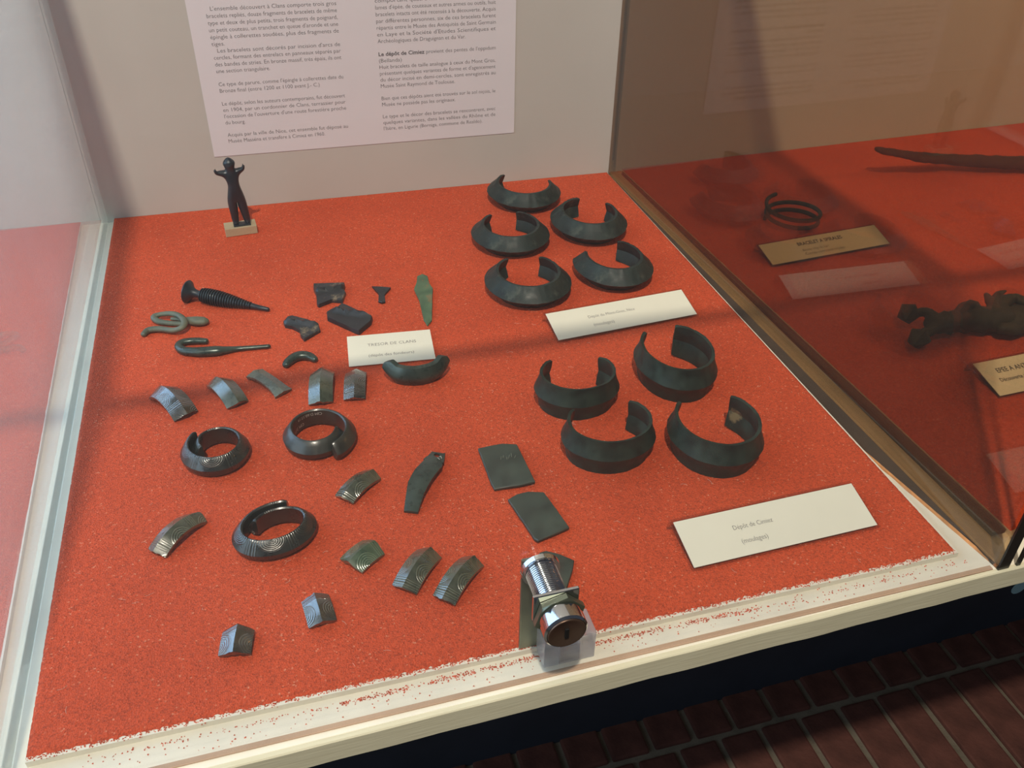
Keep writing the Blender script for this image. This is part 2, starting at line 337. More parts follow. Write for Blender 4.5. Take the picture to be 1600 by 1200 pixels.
# placements in metres (x, y, sizes, angles) measured once on the sand plane
FIT = {
    'brick_row': 0.19193,
    'sticker': [1.28338, -0.0952, -0.79926],
    'paper': [[0.09936, -0.00181, 0.05041], [0.3874, -0.00739, 0.0517], [0.09908, -0.00181, 0.18701], [0.38355, -0.0072, 0.17487], [0.11458, -0.0022, 0.06263], [0.11437, -0.002, 0.17769], [0.22506, -0.00412, 0.06895], [0.2233, -0.00412, 0.1817], [0.25989, -0.00508, 0.06319], [0.25602, -0.00508, 0.17239], [0.36951, -0.007, 0.07046], [0.36659, -0.007, 0.17012]],
    'lab_gros': [[0.33147, -0.28279, 0.0095], [0.45083, -0.27642, 0.0095], [0.45139, -0.30212, 0.0022], [0.3351, -0.31141, 0.0022]],
    'lab_cimiez': [[0.33269, -0.51712, 0.0095], [0.4494, -0.51528, 0.0095], [0.44946, -0.54375, 0.0022], [0.33276, -0.54551, 0.0022]],
    'lab_clans': [[0.18096, -0.26611, 0.003], [0.24353, -0.27257, 0.003], [0.24, -0.30921, 0.0012], [0.17853, -0.30374, 0.0012]],
    'lab_spiral': [[0.54936, -0.22164, 0.0095], [0.67544, -0.21034, 0.0095], [0.6767, -0.23595, 0.0022], [0.55325, -0.24411, 0.0022]],
    'lab_epee': [[0.61103, -0.42715, 0.0095], [0.71963, -0.4247, 0.0095], [0.7175, -0.45404, 0.0022], [0.60836, -0.45773, 0.0022]],
    'gros0': [0.3835, -0.05806, 0.03585, 0.01933, 1.102, 2.12987, 6.28949],
    'gros1': [0.34494, -0.14342, 0.03507, 0.01921, 1.081, 2.04897, 7.34118],
    'gros2': [0.42196, -0.13648, 0.03466, 0.01989, 1.19107, 1.53261, 6.76361],
    'gros3': [0.41212, -0.22228, 0.03327, 0.01976, 1.16377, 2.65661, 7.28639],
    'gros4': [0.33468, -0.23019, 0.03547, 0.01919, 1.08228, 1.98722, 7.16],
    'cim0': [0.32238, -0.38288, 0.02946, 0.02508, 0.83807, 2.10837, 6.93696],
    'cim1': [0.39845, -0.37501, 0.0281, 0.02693, 1.23999, 2.16614, 7.38829],
    'cim2': [0.32389, -0.43742, 0.03046, 0.0252, 0.85872, 2.32145, 7.02696],
    'cim3': [0.3894, -0.45422, 0.02978, 0.02609, 1.08723, 2.21679, 7.02258],
    'half': [0.22411, -0.31363, 0.02709, 1.07506],
    'fold0': [0.08707, -0.38025, 0.01624, 0.01357, 1.04468],
    'fold1': [0.14748, -0.38221, 0.01851, 0.01328, 1.06574],
    'fold2': [0.11819, -0.46074, 0.02054, 0.01293, 0.72059],
    'fa': [0.05864, -0.31835, 0.03516, 0.01702, 2.06793],
    'fb': [0.09385, -0.31544, 0.03267, 0.01537, 1.97597],
    'fc': [0.12189, -0.3104, 0.03493, 0.01033, 2.11019],
    'fd': [0.15671, -0.32568, 0.03592, 0.01626, 1.41242],
    'fe': [0.17928, -0.32927, 0.03134, 0.01473, 1.3896],
    'ff': [0.16642, -0.43272, 0.02625, 0.0136, 0.72482],
    'fh': [0.06361, -0.44556, 0.03144, 0.01307, 0.79102],
    'fi': [0.16031, -0.48934, 0.01778, 0.01688, 0.64164],
    'fj': [0.18717, -0.5078, 0.02818, 0.01506, 0.87209],
    'fk': [0.20723, -0.52011, 0.03072, 0.01365, 0.80732],
    'fl': [0.13338, -0.52095, 0.01796, 0.01445, 1.6792],
    'fm': [0.0923, -0.53004, 0.01478, 0.01571, 1.39094],
    'p1': [[0.24415, -0.41801], [0.25501, -0.41744], [0.26037, -0.41719], [0.2692, -0.41972], [0.26927, -0.4255], [0.26965, -0.45711], [0.26074, -0.4578], [0.24438, -0.45625], [0.24368, -0.45077]],
    'p2': [[0.24944, -0.46781], [0.25575, -0.46515], [0.26293, -0.46447], [0.27196, -0.46695], [0.27342, -0.47535], [0.27687, -0.49922], [0.26879, -0.50149], [0.25662, -0.50416], [0.25522, -0.50239]],
    'p3': [[0.2547, -0.51312], [0.25856, -0.5128], [0.26537, -0.51696], [0.27155, -0.52274], [0.26812, -0.52963], [0.25992, -0.54264], [0.25395, -0.54502], [0.2484, -0.54258], [0.24418, -0.53628], [0.24645, -0.52973], [0.25018, -0.52214]],
    'dagger': [[0.25137, -0.18584], [0.25632, -0.18301], [0.25967, -0.18802], [0.25852, -0.20123], [0.2595, -0.21028], [0.25563, -0.22636], [0.24879, -0.25694], [0.24383, -0.26375], [0.24256, -0.25529], [0.245, -0.22565], [0.24442, -0.2074], [0.24872, -0.19643]],
    'tranchet': [[0.21204, -0.19305], [0.21955, -0.19557], [0.22668, -0.19909], [0.2199, -0.20919], [0.21852, -0.2204], [0.21583, -0.22114], [0.2132, -0.21837], [0.21537, -0.20693]],
    'ka': [[0.16623, -0.17851], [0.19092, -0.18344], [0.19072, -0.1889], [0.18888, -0.19495], [0.19003, -0.19955], [0.18562, -0.2121], [0.1774, -0.20889], [0.16671, -0.21431], [0.16546, -0.21194], [0.16649, -0.19761], [0.16539, -0.1866]],
    'kb': [[0.13769, -0.2327], [0.14149, -0.22496], [0.14495, -0.22431], [0.15673, -0.23389], [0.16361, -0.24246], [0.16383, -0.25104], [0.15074, -0.26102], [0.14854, -0.2544], [0.14904, -0.24897], [0.14355, -0.24093], [0.13855, -0.23771]],
    'kc': [[0.17123, -0.22798], [0.17746, -0.22563], [0.18451, -0.21734], [0.18801, -0.22134], [0.2046, -0.24471], [0.20277, -0.25005], [0.19166, -0.26227], [0.18913, -0.25973], [0.1763, -0.24303], [0.17082, -0.23575]],
    'pierced': [[0.2157, -0.41207], [0.21801, -0.41469], [0.22201, -0.4161], [0.22342, -0.41552], [0.22203, -0.42058], [0.21999, -0.42674], [0.21858, -0.42692], [0.21895, -0.42814], [0.21798, -0.43107], [0.20934, -0.44189], [0.20243, -0.45218], [0.19641, -0.46343], [0.19255, -0.46204], [0.18881, -0.45991], [0.19072, -0.45377], [0.19523, -0.44009], [0.20137, -0.43032], [0.20819, -0.42246], [0.20936, -0.42091], [0.20873, -0.41985], [0.21218, -0.41694], [0.21738, -0.41855]],
    'pin': [[0.06901, -0.17812, 0.009], [0.12878, -0.2103, 0.002]],
    'hook': [[0.12534, -0.26321, 0.002, 0.0017], [0.11349, -0.26181, 0.002, 0.0018], [0.10218, -0.26086, 0.0022, 0.0022], [0.09414, -0.26171, 0.003, 0.0031], [0.08795, -0.26186, 0.0036, 0.004], [0.07902, -0.26078, 0.0036, 0.0039], [0.07098, -0.25832, 0.0034, 0.0036], [0.0647, -0.25459, 0.0032, 0.0033], [0.06147, -0.24816, 0.003, 0.003], [0.06321, -0.24375, 0.003, 0.0029], [0.06862, -0.24251, 0.003, 0.0028], [0.07538, -0.24355, 0.0028, 0.0027], [0.08125, -0.24524, 0.0026, 0.0023]],
    'rod': [[0.13468, -0.29211, 0.0024, 0.0026], [0.13677, -0.28908, 0.0028, 0.0033], [0.14075, -0.28526, 0.0032, 0.0037], [0.14637, -0.28366, 0.0034, 0.0038], [0.15208, -0.28573, 0.0032, 0.0034], [0.15608, -0.29058, 0.0026, 0.0023]],
    'wire': [[0.03583, -0.22308, 0.002, 0.0023], [0.03936, -0.2182, 0.0024, 0.0027], [0.04776, -0.21955, 0.003, 0.0025], [0.05725, -0.22558, 0.004, 0.0024], [0.06408, -0.22695, 0.006, 0.0024], [0.06629, -0.22075, 0.007, 0.0025], [0.06272, -0.21119, 0.007, 0.0024], [0.05634, -0.20391, 0.006, 0.0022], [0.04859, -0.20113, 0.005, 0.0021], [0.04305, -0.20235, 0.004, 0.0026], [0.04603, -0.20773, 0.003, 0.0024], [0.0539, -0.21169, 0.0024, 0.0023], [0.06373, -0.21526, 0.0024, 0.0022]],
    'wirelobe': [[0.05602, -0.20821, 0.004, 0.0016], [0.064, -0.21129, 0.004, 0.0022], [0.0733, -0.2155, 0.0036, 0.0044], [0.07931, -0.2169, 0.0032, 0.0042], [0.08163, -0.21718, 0.003, 0.003]],
    'idol': [[0.0998, -0.06894, 0.0], [0.12761, -0.06705, 0.0]],
    'helix': [0.61276, -0.17288, 0.02496, 0.01609],
    'sword': [[0.75225, -0.09529, 0.032, 0.0042], [0.76051, -0.0975, 0.03, 0.006], [0.7746, -0.09851, 0.027, 0.0064], [0.78595, -0.09706, 0.024, 0.007], [0.8084, -0.09869, 0.019, 0.0088], [0.84354, -0.09734, 0.013, 0.009], [0.87779, -0.1063, 0.011, 0.0105], [0.91131, -0.11583, 0.01, 0.0115], [0.94081, -0.12066, 0.009, 0.0115], [1.00272, -0.12743, 0.0085, 0.0115], [1.07696, -0.14036, 0.0085, 0.011]],
    'antenna': [[0.61047, -0.37646, 0.012], [0.62364, -0.37805, 0.012], [0.64055, -0.37871, 0.012], [0.65566, -0.38175, 0.012], [0.6715, -0.38401, 0.012], [0.69111, -0.38263, 0.011], [0.7289, -0.38194, 0.01], [0.79135, -0.38334, 0.009], [0.60164, -0.36205, 0.014], [0.59124, -0.38853, 0.01], [0.61076, -0.36837, 0.014], [0.60554, -0.38246, 0.013], [0.60085, -0.38237, 0.012], [0.60525, -0.36496, 0.014], [0.59193, -0.38941, 0.011], [0.66835, -0.36825, 0.016], [0.67206, -0.36456, 0.022], [0.67524, -0.36694, 0.024], [0.6791, -0.36847, 0.026], [0.68229, -0.37749, 0.014], [0.65644, -0.38339, 0.014]],
    'ant1': [[0.61476, -0.37521, 0.014, 0.0065], [0.61448, -0.36911, 0.015, 0.005], [0.61213, -0.36458, 0.015, 0.0042], [0.6067, -0.36412, 0.015, 0.0036], [0.6026, -0.36231, 0.014, 0.0034]],
    'ant2': [[0.61125, -0.38022, 0.013, 0.0065], [0.60569, -0.38272, 0.012, 0.005], [0.60076, -0.38442, 0.011, 0.0044], [0.59458, -0.38738, 0.011, 0.004]],
    'kn1': [[0.60128, -0.36098, 0.014], [0.61219, -0.35092, 0.014]],
    'kn2': [[0.58996, -0.3898, 0.011], [0.60169, -0.38095, 0.011]],
    'pr1': [[0.66208, -0.38343, 0.016, 0.007], [0.66664, -0.37429, 0.018, 0.0046], [0.66911, -0.36663, 0.019, 0.0038], [0.67074, -0.36064, 0.02, 0.0022]],
    'pr2': [[0.66575, -0.37605, 0.018, 0.0044], [0.67543, -0.36626, 0.019, 0.0034], [0.68183, -0.36253, 0.02, 0.0028], [0.68797, -0.36126, 0.021, 0.0012]],
    'pr3': [[0.6693, -0.37724, 0.017, 0.005], [0.68202, -0.37031, 0.018, 0.0055], [0.69181, -0.36881, 0.018, 0.005], [0.69791, -0.37478, 0.017, 0.005]],
    'pr4': [[0.63136, -0.37868, 0.018, 0.003], [0.64117, -0.37325, 0.019, 0.006], [0.64827, -0.37316, 0.019, 0.0065], [0.64927, -0.37955, 0.018, 0.004]],
    'pr5': [[0.65908, -0.39505, 0.012, 0.005], [0.67028, -0.39662, 0.01, 0.0055], [0.68265, -0.39448, 0.009, 0.005]],
    'lock': [[0.23463, -0.6085, 0.05639], [0.23517, -0.58099, -0.0045], [0.2618, -0.58061, -0.0045]],
}
def F3(key, fn):
    """placement table entry: computed once while measuring, stored as plain metres"""
    if key not in FIT: FIT[key] = fn()
    return FIT[key]

# ================================================================ THE SETTING
ZS = -0.0045          # top of the shelf; the sand surface is z = 0
ZF = -0.90
# floor: mortar bed and individual bricks
fl = obj('floor', *(lambda m: (m.V, m.F))(MB().box(-3, 4, -4, 1.2, ZF-.05, ZF-.006)), m_mortar); tag(fl, kind='structure')
bm_ = MB().box(-.0305, .0305, -.0975, .0975, -.03, 0, .004); brick0 = None
for i in range(30):
    for j in range(6):
        x = -.05+i*.071+random.uniform(-.0015, .0015); y = -1.27+.205*j+F3('brick_row', lambda: float(atz(1322, 1095, ZF)[1])+.1025-(-1.27+.205*5))+random.uniform(-.001, .001)
        if y > .2: continue
        if brick0 is None: b = brick0 = bm_.build('brick', m_brick)
        else: b = brick0.copy(); COL.objects.link(b)
        b.parent = fl; b.location = (x+(0.0355 if j % 2 else 0), y, ZF+random.uniform(-.002, .001)); b.rotation_euler.z = random.uniform(-.012, .012)
wb = obj('wall_back', *(lambda m: (m.V, m.F))(MB().box(-3, 4, .05, .12, ZF-.05, 2.4)), m_wall); tag(wb, kind='structure')

# ================================================================ display case
XL, XR, YP = -0.0045, 0.4966, -0.5850
case = empty('display_case', (0.25, -0.3, ZF))
def inv(m, name, mat, **k):
    o = m.build(name, mat, case, **k); o.location = (-.25, .3, -ZF); return o
tag(case, 'long cream-edged glazed display case on a dark navy plinth, divided by glass panes', 'display case')
# shelf with a slightly chipped lower front edge
def yf(x): return -.5930+(min(.7, max(-.2, x))-.085)*.0092
random.seed(8)
xs = np.linspace(-.9, 1.7, 261); rings = []
for x in xs:
    cz = ZS-.0125+(.0006*noise.noise(Vector((x*40, 0, 0)))+(.0012 if noise.noise(Vector((x*25, 3, 0))) > .42 else 0)); w_ = .0004*noise.noise(Vector((x*30, 9, 0)))
    rings.append([(x, yf(x)+.0030, ZS-.0006), (x, yf(x)+.0035, ZS), (x, .03, ZS), (x, .03, cz), (x, yf(x)+.0030, cz)])
m = MB().add(*loft(rings)); inv(m, 'shelf', m_white)
rings = []
for x in xs:
    cz = ZS-.0142+(.0007*noise.noise(Vector((x*40, 0, 0)))+(.0014 if noise.noise(Vector((x*25, 3, 0))) > .42 else 0)); w_ = .0003*noise.noise(Vector((x*30, 9, 0)))
    rings.append([(x, yf(x)+w_, ZS-.0002), (x, yf(x)+.0006+w_, ZS+.0004), (x, yf(x)+.0029, ZS+.0004), (x, yf(x)+.0029, cz), (x, yf(x)+w_, cz)])
inv(MB().add(*loft(rings)), 'front_trim', m_cream)
inv(MB().box(-.85, 1.65, -.095, .03, ZF-.005, ZS-.012), 'plinth', m_navy)
# back panels of the three bays
def slab(p0, p1, z0, z1, th=.006):
    (x0, y0), (x1, y1) = p0, p1
    V = [(x0, y0, z0), (x1, y1, z0), (x1, y1+th, z0), (x0, y0+th, z0), (x0, y0, z1), (x1, y1, z1), (x1, y1+th, z1), (x0, y0+th, z1)]
    return MB().add(V, [(0,1,5,4), (1,2,6,5), (2,3,7,6), (3,0,4,7), (4,5,6,7), (3,2,1,0)])
inv(slab((-.0122, .0003), (.4945, -.0094), ZS, .50), 'back_panel', m_panel)
inv(slab((.5025, -.0038), (1.4, .022), ZS, .50), 'back_panel', m_panel)
inv(slab((-.165, .0035), (-.0125, .0), ZS, .50), 'back_panel', m_wall)
# panes
def xp(y): return .4912-y*.0122
def xboard(y): return .4902-(-y-.0097)*.0137+.0010
def xbead(y): return max(xboard(y), .4915+(-y-.5257)*.127)
def skew(x0, x1, y0, y1, z0, z1):
    V = [(xp(y)+x, y, z) for z in (z0, z1) for y in (y0, y1) for x in (x0, x1)]
    return MB().add(V, [(0,2,3,1), (4,5,7,6), (0,1,5,4), (2,6,7,3), (0,4,6,2), (1,3,7,5)])
inv(MB().box(-.0105, -.0055, -.5875, -.001, ZS, .47, .0006), 'left_pane', m_left)
inv(skew(.0004, .0044, -.5862, -.0098, ZS, .47), 'right_pane', m_smoke)
inv(skew(.0000, .0072, -.5876, -.5864, ZS+.0004, .47), 'pane_edge', m_blackedge)
inv(skew(.0125, .0150, -.5876, -.5864, ZS+.0004, .47), 'pane_edge', m_blackedge)
inv(MB().box(-.0048, XR-.0004, -.5858, -.5836, ZS+.0010, .47), 'front_pane', m_front)
inv(MB().box(-.0048, XR-.0004, -.5862, -.5834, ZS+.00005, ZS+.0009), 'pane_foot', m_greyedge)
rg = [[(xbead(y)+.0005*noise.noise(Vector((0, y*90, 0))), y, ZS+.00005), (xbead(y)+.0016, y, ZS+.00005), (xbead(y)+.0015+.0004*noise.noise(Vector((3, y*70, 0))), y, ZS+.0012), (xbead(y)+.0003, y, ZS+.0008)] for y in np.linspace(-.585, -.455, 50)]
inv(MB().add(*loft(rg)), 'wooden_bead', m_orange)
m_shade_strip = plain('brown_shade', lin(68, 52, 38), .7, var=.12, scale=40)  # dark brown strips put the shade on the white shelf gap into colour
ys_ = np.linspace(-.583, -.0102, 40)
inv(MB().add(*loft([[(xbead(y)+(.0017 if y < -.455 else 0), y, ZS+.00004), (xp(y)+.0003, y, ZS+.00004), (xp(y)+.0003, y, ZS+.0022), (xbead(y)+(.0017 if y < -.455 else 0), y, ZS+.0010)] for y in ys_])), 'shade_strip', m_shade_strip)
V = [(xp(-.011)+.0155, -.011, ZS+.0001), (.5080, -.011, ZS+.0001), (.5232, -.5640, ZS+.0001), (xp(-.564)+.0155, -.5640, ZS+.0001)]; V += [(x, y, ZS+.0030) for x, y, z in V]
inv(MB().add(V, [(0,1,2,3), (7,6,5,4), (0,4,5,1), (1,5,6,2), (2,6,7,3), (3,7,4,0)]), 'shade_strip', m_shade_strip)
# rails that carry the lid of the case (above the picture)
inv(MB().box(-.85, 1.65, -.588, -.582, .4701, .480), 'top_rail', m_rail)
inv(MB().box(-.0108, -.0052, -.5799, .0, .4701, .480), 'top_rail', m_rail)
inv(MB().box(XR-.006, XR+.012, -.5799, -.011, .4701, .482), 'top_rail', m_rail)
st = obj('sticker', *(lambda n: ([(.015*math.cos(2*PI*k/n), z, .015*math.sin(2*PI*k/n)) for z in (0, -.0005) for k in range(n)], [tuple(range(n)), tuple(range(n, 2*n))]+[(k, (k+1) % n, n+(k+1) % n, n+k) for k in range(n)]))(28), m_teal, loc=F3('sticker', lambda: [float(c) for c in aty(1592, 918, -.0952)]))
tag(st, 'small round teal sticker on the dark navy plinth under the case', 'sticker')

# ================================================================ sand boards
def quadmap(c, s, t):   # c = BL, BR, FR, FL ; s left->right, t back->front
    a = (1-s)*np.array(c[0])+s*np.array(c[1]); b = (1-s)*np.array(c[3])+s*np.array(c[2]); return (1-t)*a+t*b
def sand_board(c, label, loc, nx, ny, lip=.0022, zt=0.0):
    root = empty('sand_board', (loc[0], loc[1], ZS)); tag(root, label, 'board')
    o3 = np.array([loc[0], loc[1], ZS])
    e = [quadmap(c, 0, 0), quadmap(c, 1, 0), quadmap(c, 1, 1)+np.array([.0012, -lip]), quadmap(c, 0, 1)+np.array([0, -lip])]
    V = [(*p, ZS+.00005) for p in e]+[(*p, zt-.0010) for p in e]
    obj('backing_board', [np.array(v)-o3 for v in V], [(3,2,1,0), (4,5,6,7), (0,1,5,4), (1,2,6,5), (2,3,7,6), (3,0,4,7)], m_white, root)
    V = []; F = []
    W = np.linalg.norm(np.array(c[1])-c[0]); D = np.linalg.norm(np.array(c[3])-c[0])
    for j in range(ny+1):
        for i in range(nx+1):
            s, t = i/nx, j/ny; p = quadmap(c, s, t)
            ed = min(s*W, (1-s)*W, (1-t)*D, t*D)
            z = zt+.00035*noise.noise(Vector((p[0]*28, p[1]*28, 1)))+.00022*noise.noise(Vector((p[0]*420, p[1]*420, 5)))
            if ed < .0035: z = zt-.0010+(z-zt+.0010)*min(1, ed/.0025+.12)
            k = 1.0
            if t == 1: p = p+np.array([0, -.0012*noise.noise(Vector((p[0]*300, 0, 2)))-.0010*noise.noise(Vector((p[0]*900, 0, 2)))]); z = zt-.00095
            if s == 1 or s == 0: p = p+np.array([-.0006*abs(noise.noise(Vector((0, p[1]*500, 2))))*(1 if s == 1 else -1), 0]); z = zt-.00095
            V.append((p[0]-loc[0], p[1]-loc[1], z-ZS))
    for j in range(ny):
        for i in range(nx):
            a = j*(nx+1)+i; F.append((a, a+nx+1, a+nx+2, a+1))
    so = obj('sand_layer', V, F, m_sand, root, smooth=True); tag(so, kind='stuff')
    return root, so
BC = [(0.0, -.0002), (.4902, -.0097), (.4822, -.5703), (.0006, -.5660)]
board, sand_c = sand_board(BC, 'large red sand covered board in the centre bay, carrying the green bronze bracelets', (.245, -.28), 420, 480)
sand_board([(.5085, -.0045), (1.38, .0195), (1.38, -.5600), (.5240, -.5660)], 'red sand board in the right bay, dark behind the brownish glass pane', (.95, -.28), 200, 130)
sand_board([(-.80, .0165), (-.0290, -.0005), (-.0175, -.5660), (-.80, -.5660)], 'red sand board in the left bay seen through the hazy pane', (-.4, -.28), 180, 130)
# grains and lint
def grains(name, pts, mat, label, r=(.00025, .0006)):
    V = []; F = []
    for (x, y, z) in pts:
        q = random.uniform(*r); a = random.random()*6; n = len(V)
        for k in range(3): V.append((x+q*math.cos(a+k*2.1), y+q*math.sin(a+k*2.1), z))
        V.append((x, y, z+q*1.2)); F += [(n, n+1, n+3), (n+1, n+2, n+3), (n+2, n, n+3), (n+2, n+1, n)]
    return obj(name, V, F, mat)
random.seed(12)
pts = []
for _ in range(9000):       # surface texture of the sand
    s, t = random.random(), random.random()
    p = quadmap(BC, .005+.99*s, .005+.99*t); pts.append((p[0], p[1], -.00025))
g = grains('coarse_sand', pts, m_sand, '', (.0002, .0004)); g.parent = board; g.location = (-.245, .28, -ZS); tag(g, kind='stuff')
pts = []
for _ in range(1900):       # spilled along the front of the board
    s = random.random()
    if s < .25 and random.random() < .8: continue
    if s > .72 and random.random() < .75: continue
    x = .02+s*.47; yl = -.5685-.0048*s-.0032-.0008*math.sin(s*9)
    y = random.gauss(yl, .0008); 
    if noise.noise(Vector((x*60, 0, 0))) < -.15 and random.random() < .8: continue
    pts.append((x, y, ZS))
for _ in range(260):
    pts.append((random.uniform(0.01, .48), random.uniform(-.581, -.572), ZS))
for _ in range(1500):
    s = random.random(); p = quadmap(BC, s, 1); pts.append((p[0], p[1]-abs(random.gauss(0, .0009)), -.0010))
g = grains('spilled_sand', pts, m_grain, ''); tag(g, 'loose red sand grains spilled on the white shelf in front of the board', 'sand', kind='stuff')
pts = []; V = []; F = []
for _ in range(100):
    s, t = random.random(), random.random()**.6; p = quadmap(BC, .02+.96*s, .05+.94*t); a = random.random()*PI; L = random.uniform(.0008, .0024); b = random.uniform(-.5, .5)
    path = [Vector((p[0]+L*(k-1)*math.cos(a+b*k), p[1]+L*(k-1)*math.sin(a+b*k), .0004)) for k in range(3)]
    tv, tf = tube(path, [.00007]*3, 4); n = len(V); V += tv; F += [tuple(i+n for i in f) for f in tf]
g = obj('lint', V, F, m_lint); tag(g, 'pale lint fibres scattered over the red sand', 'lint', kind='stuff')

# ================================================================ notice on the back panel
def wall_y(x): return .0002-(x+.0045)*.0096/.499
pp = F3('paper', lambda: [[float(c) for c in aty(u, v, wall_y(x))] for u, v, x in ((335, 245, .1), (803, 205, .39), (288, 0, .1), (800, 0, .38), (358, 223, .12), (321, 17, .11), (545, 198, .22), (523, 0, .22), (603, 203, .27), (583, 15, .27), (776, 178, .37), (772, 10, .37))])
X0, X1, Z0 = pp[0][0], pp[1][0], pp[0][2]
sheet = empty('notice_sheet', (X0, wall_y(X0)-.0003, Z0), math.atan2(-.0096, .499))
tag(sheet, 'white printed notice in two columns fixed on the back panel', 'notice')
V = []; F = []; nx, nz = 24, 12; PW, PH = X1-X0, .205
for j in range(nz+1):
    for i in range(nx+1): V.append((PW*i/nx, -.0003, PH*j/nz))
for j in range(nz):
    for i in range(nx): a = j*(nx+1)+i; F.append((a, a+1, a+nx+2, a+nx+1))
n0 = len(V); V += [(v[0], v[1]+.00022, v[2]) for v in V]; F += [tuple(n0+i for i in reversed(f)) for f in F[:nx*nz]]
for i in range(nx): F += [(i, n0+i, n0+i+1, i+1), (nz*(nx+1)+i, nz*(nx+1)+i+1, n0+nz*(nx+1)+i+1, n0+nz*(nx+1)+i)]
obj('paper', V, F, m_paper, sheet, smooth=True, auto=30)
C1 = [(0, "Musée Masséna et transfère à Cimiez en 1960.", .80), (1, "Acquis par la ville de Nice, cet ensemble fut déposé au", 1), (3, "du bourg.", .16), (4, "l'occasion de l'ouverture d'une route forestière proche", 1), (5, "en 1904, par un cordonnier de Clans, terrassier pour", 1), (6, "Le dépôt, selon les auteurs contemporains, fut découvert", 1), (8, "Bronze final (entre 1200 et 1100 avant J.- C.)", .80), (9, "Ce type de parure, comme l'épingle à collerettes date du", 1), (11, "une section triangulaire.", .42), (12, "des bandes de stries. En bronze massif, très épais, ils ont", 1), (13, "cercles, formant des entrelacs en panneaux séparés par", 1), (14, "Les bracelets sont décorés par incision d'arcs de", -.965), (15, "tiges.", .10), (16, "épingle à collerettes soudées, plus des fragments de", 1), (17, "un petit couteau, un tranchet en queue d'aronde et une", 1), (18, "type et deux de plus petits, trois fragments de poignard,", 1), (19, "bracelets repliés, douze fragments de bracelets de même", 1), (20, "L'ensemble découvert à Clans comporte trois gros", -.965)]
C2 = [(0, "l'Isère, en Ligurie (Borniga, commune de Realdo).", .88), (1, "quelques variantes, dans les vallées du Rhône et de", 1), (2, "Le type et le décor des bracelets se rencontrent, avec", 1), (4, "Musée ne possède pas les originaux.", .64), (5, "Bien que ces dépôts aient été trouvés sur le sol niçois, le", 1), (7, "Musée Saint Raymond de Toulouse.", .64), (8, "du décor incisé en demi-cercles, sont enregistrés au", 1), (9, "présentant quelques variantes de forme et d'agencement", 1), (10, "Huit bracelets de taille analogue à ceux du Mont Gros,", 1), (11, "(Bellanda)", .19), (12, "provient des pentes de l'oppidum", -.60), (14, "Archéologiques de Draguignan et du Var.", .74), (15, "en Laye et la Société d'Etudes Scientifiques et", 1), (16, "répartis entre le Musée des Antiquités de Saint Germain", 1), (17, "par différentes personnes, six de ces bracelets furent", 1), (18, "bracelets intacts ont été recensés à la découverte. Acquis", 1), (19, "lames d'épée, de couteaux et autres armes ou outils, huit", 1), (20, "comportant quatre haches, des fragments de", 1)]
def column(rows, xl, xr, zb, pitch, bold=None):
    mb = MB()
    for k, s, wd in rows:
        W = (xr-xl)*abs(wd); x = xl if wd > 0 else xr-W
        tv, tf = text_mesh(s, W, pitch*.86)
        mb.add([(x+v[0], -.00038, zb+k*pitch+v[1]) for v in tv], tf)
    if bold:
        k, s, wd = bold; tv, tf = text_mesh(s, (xr-xl)*wd, pitch*.86, bold=True)
        mb.add([(xl+v[0], -.00039, zb+k*pitch+v[1]) for v in tv], tf)
    mb.build('printed_column', m_ink, sheet)
p1 = (pp[5][2]-pp[4][2])/20; p2 = (pp[9][2]-pp[8][2])/19
column(C1, (pp[4][0]+pp[5][0])/2-X0, (pp[6][0]+pp[7][0])/2-X0, pp[4][2]-Z0, p1)
column(C2, (pp[8][0]+pp[9][0])/2-X0, (pp[10][0]+pp[11][0])/2-X0, pp[8][2]-Z0, p2, (12, "Le dépôt de Cimiez", .385))

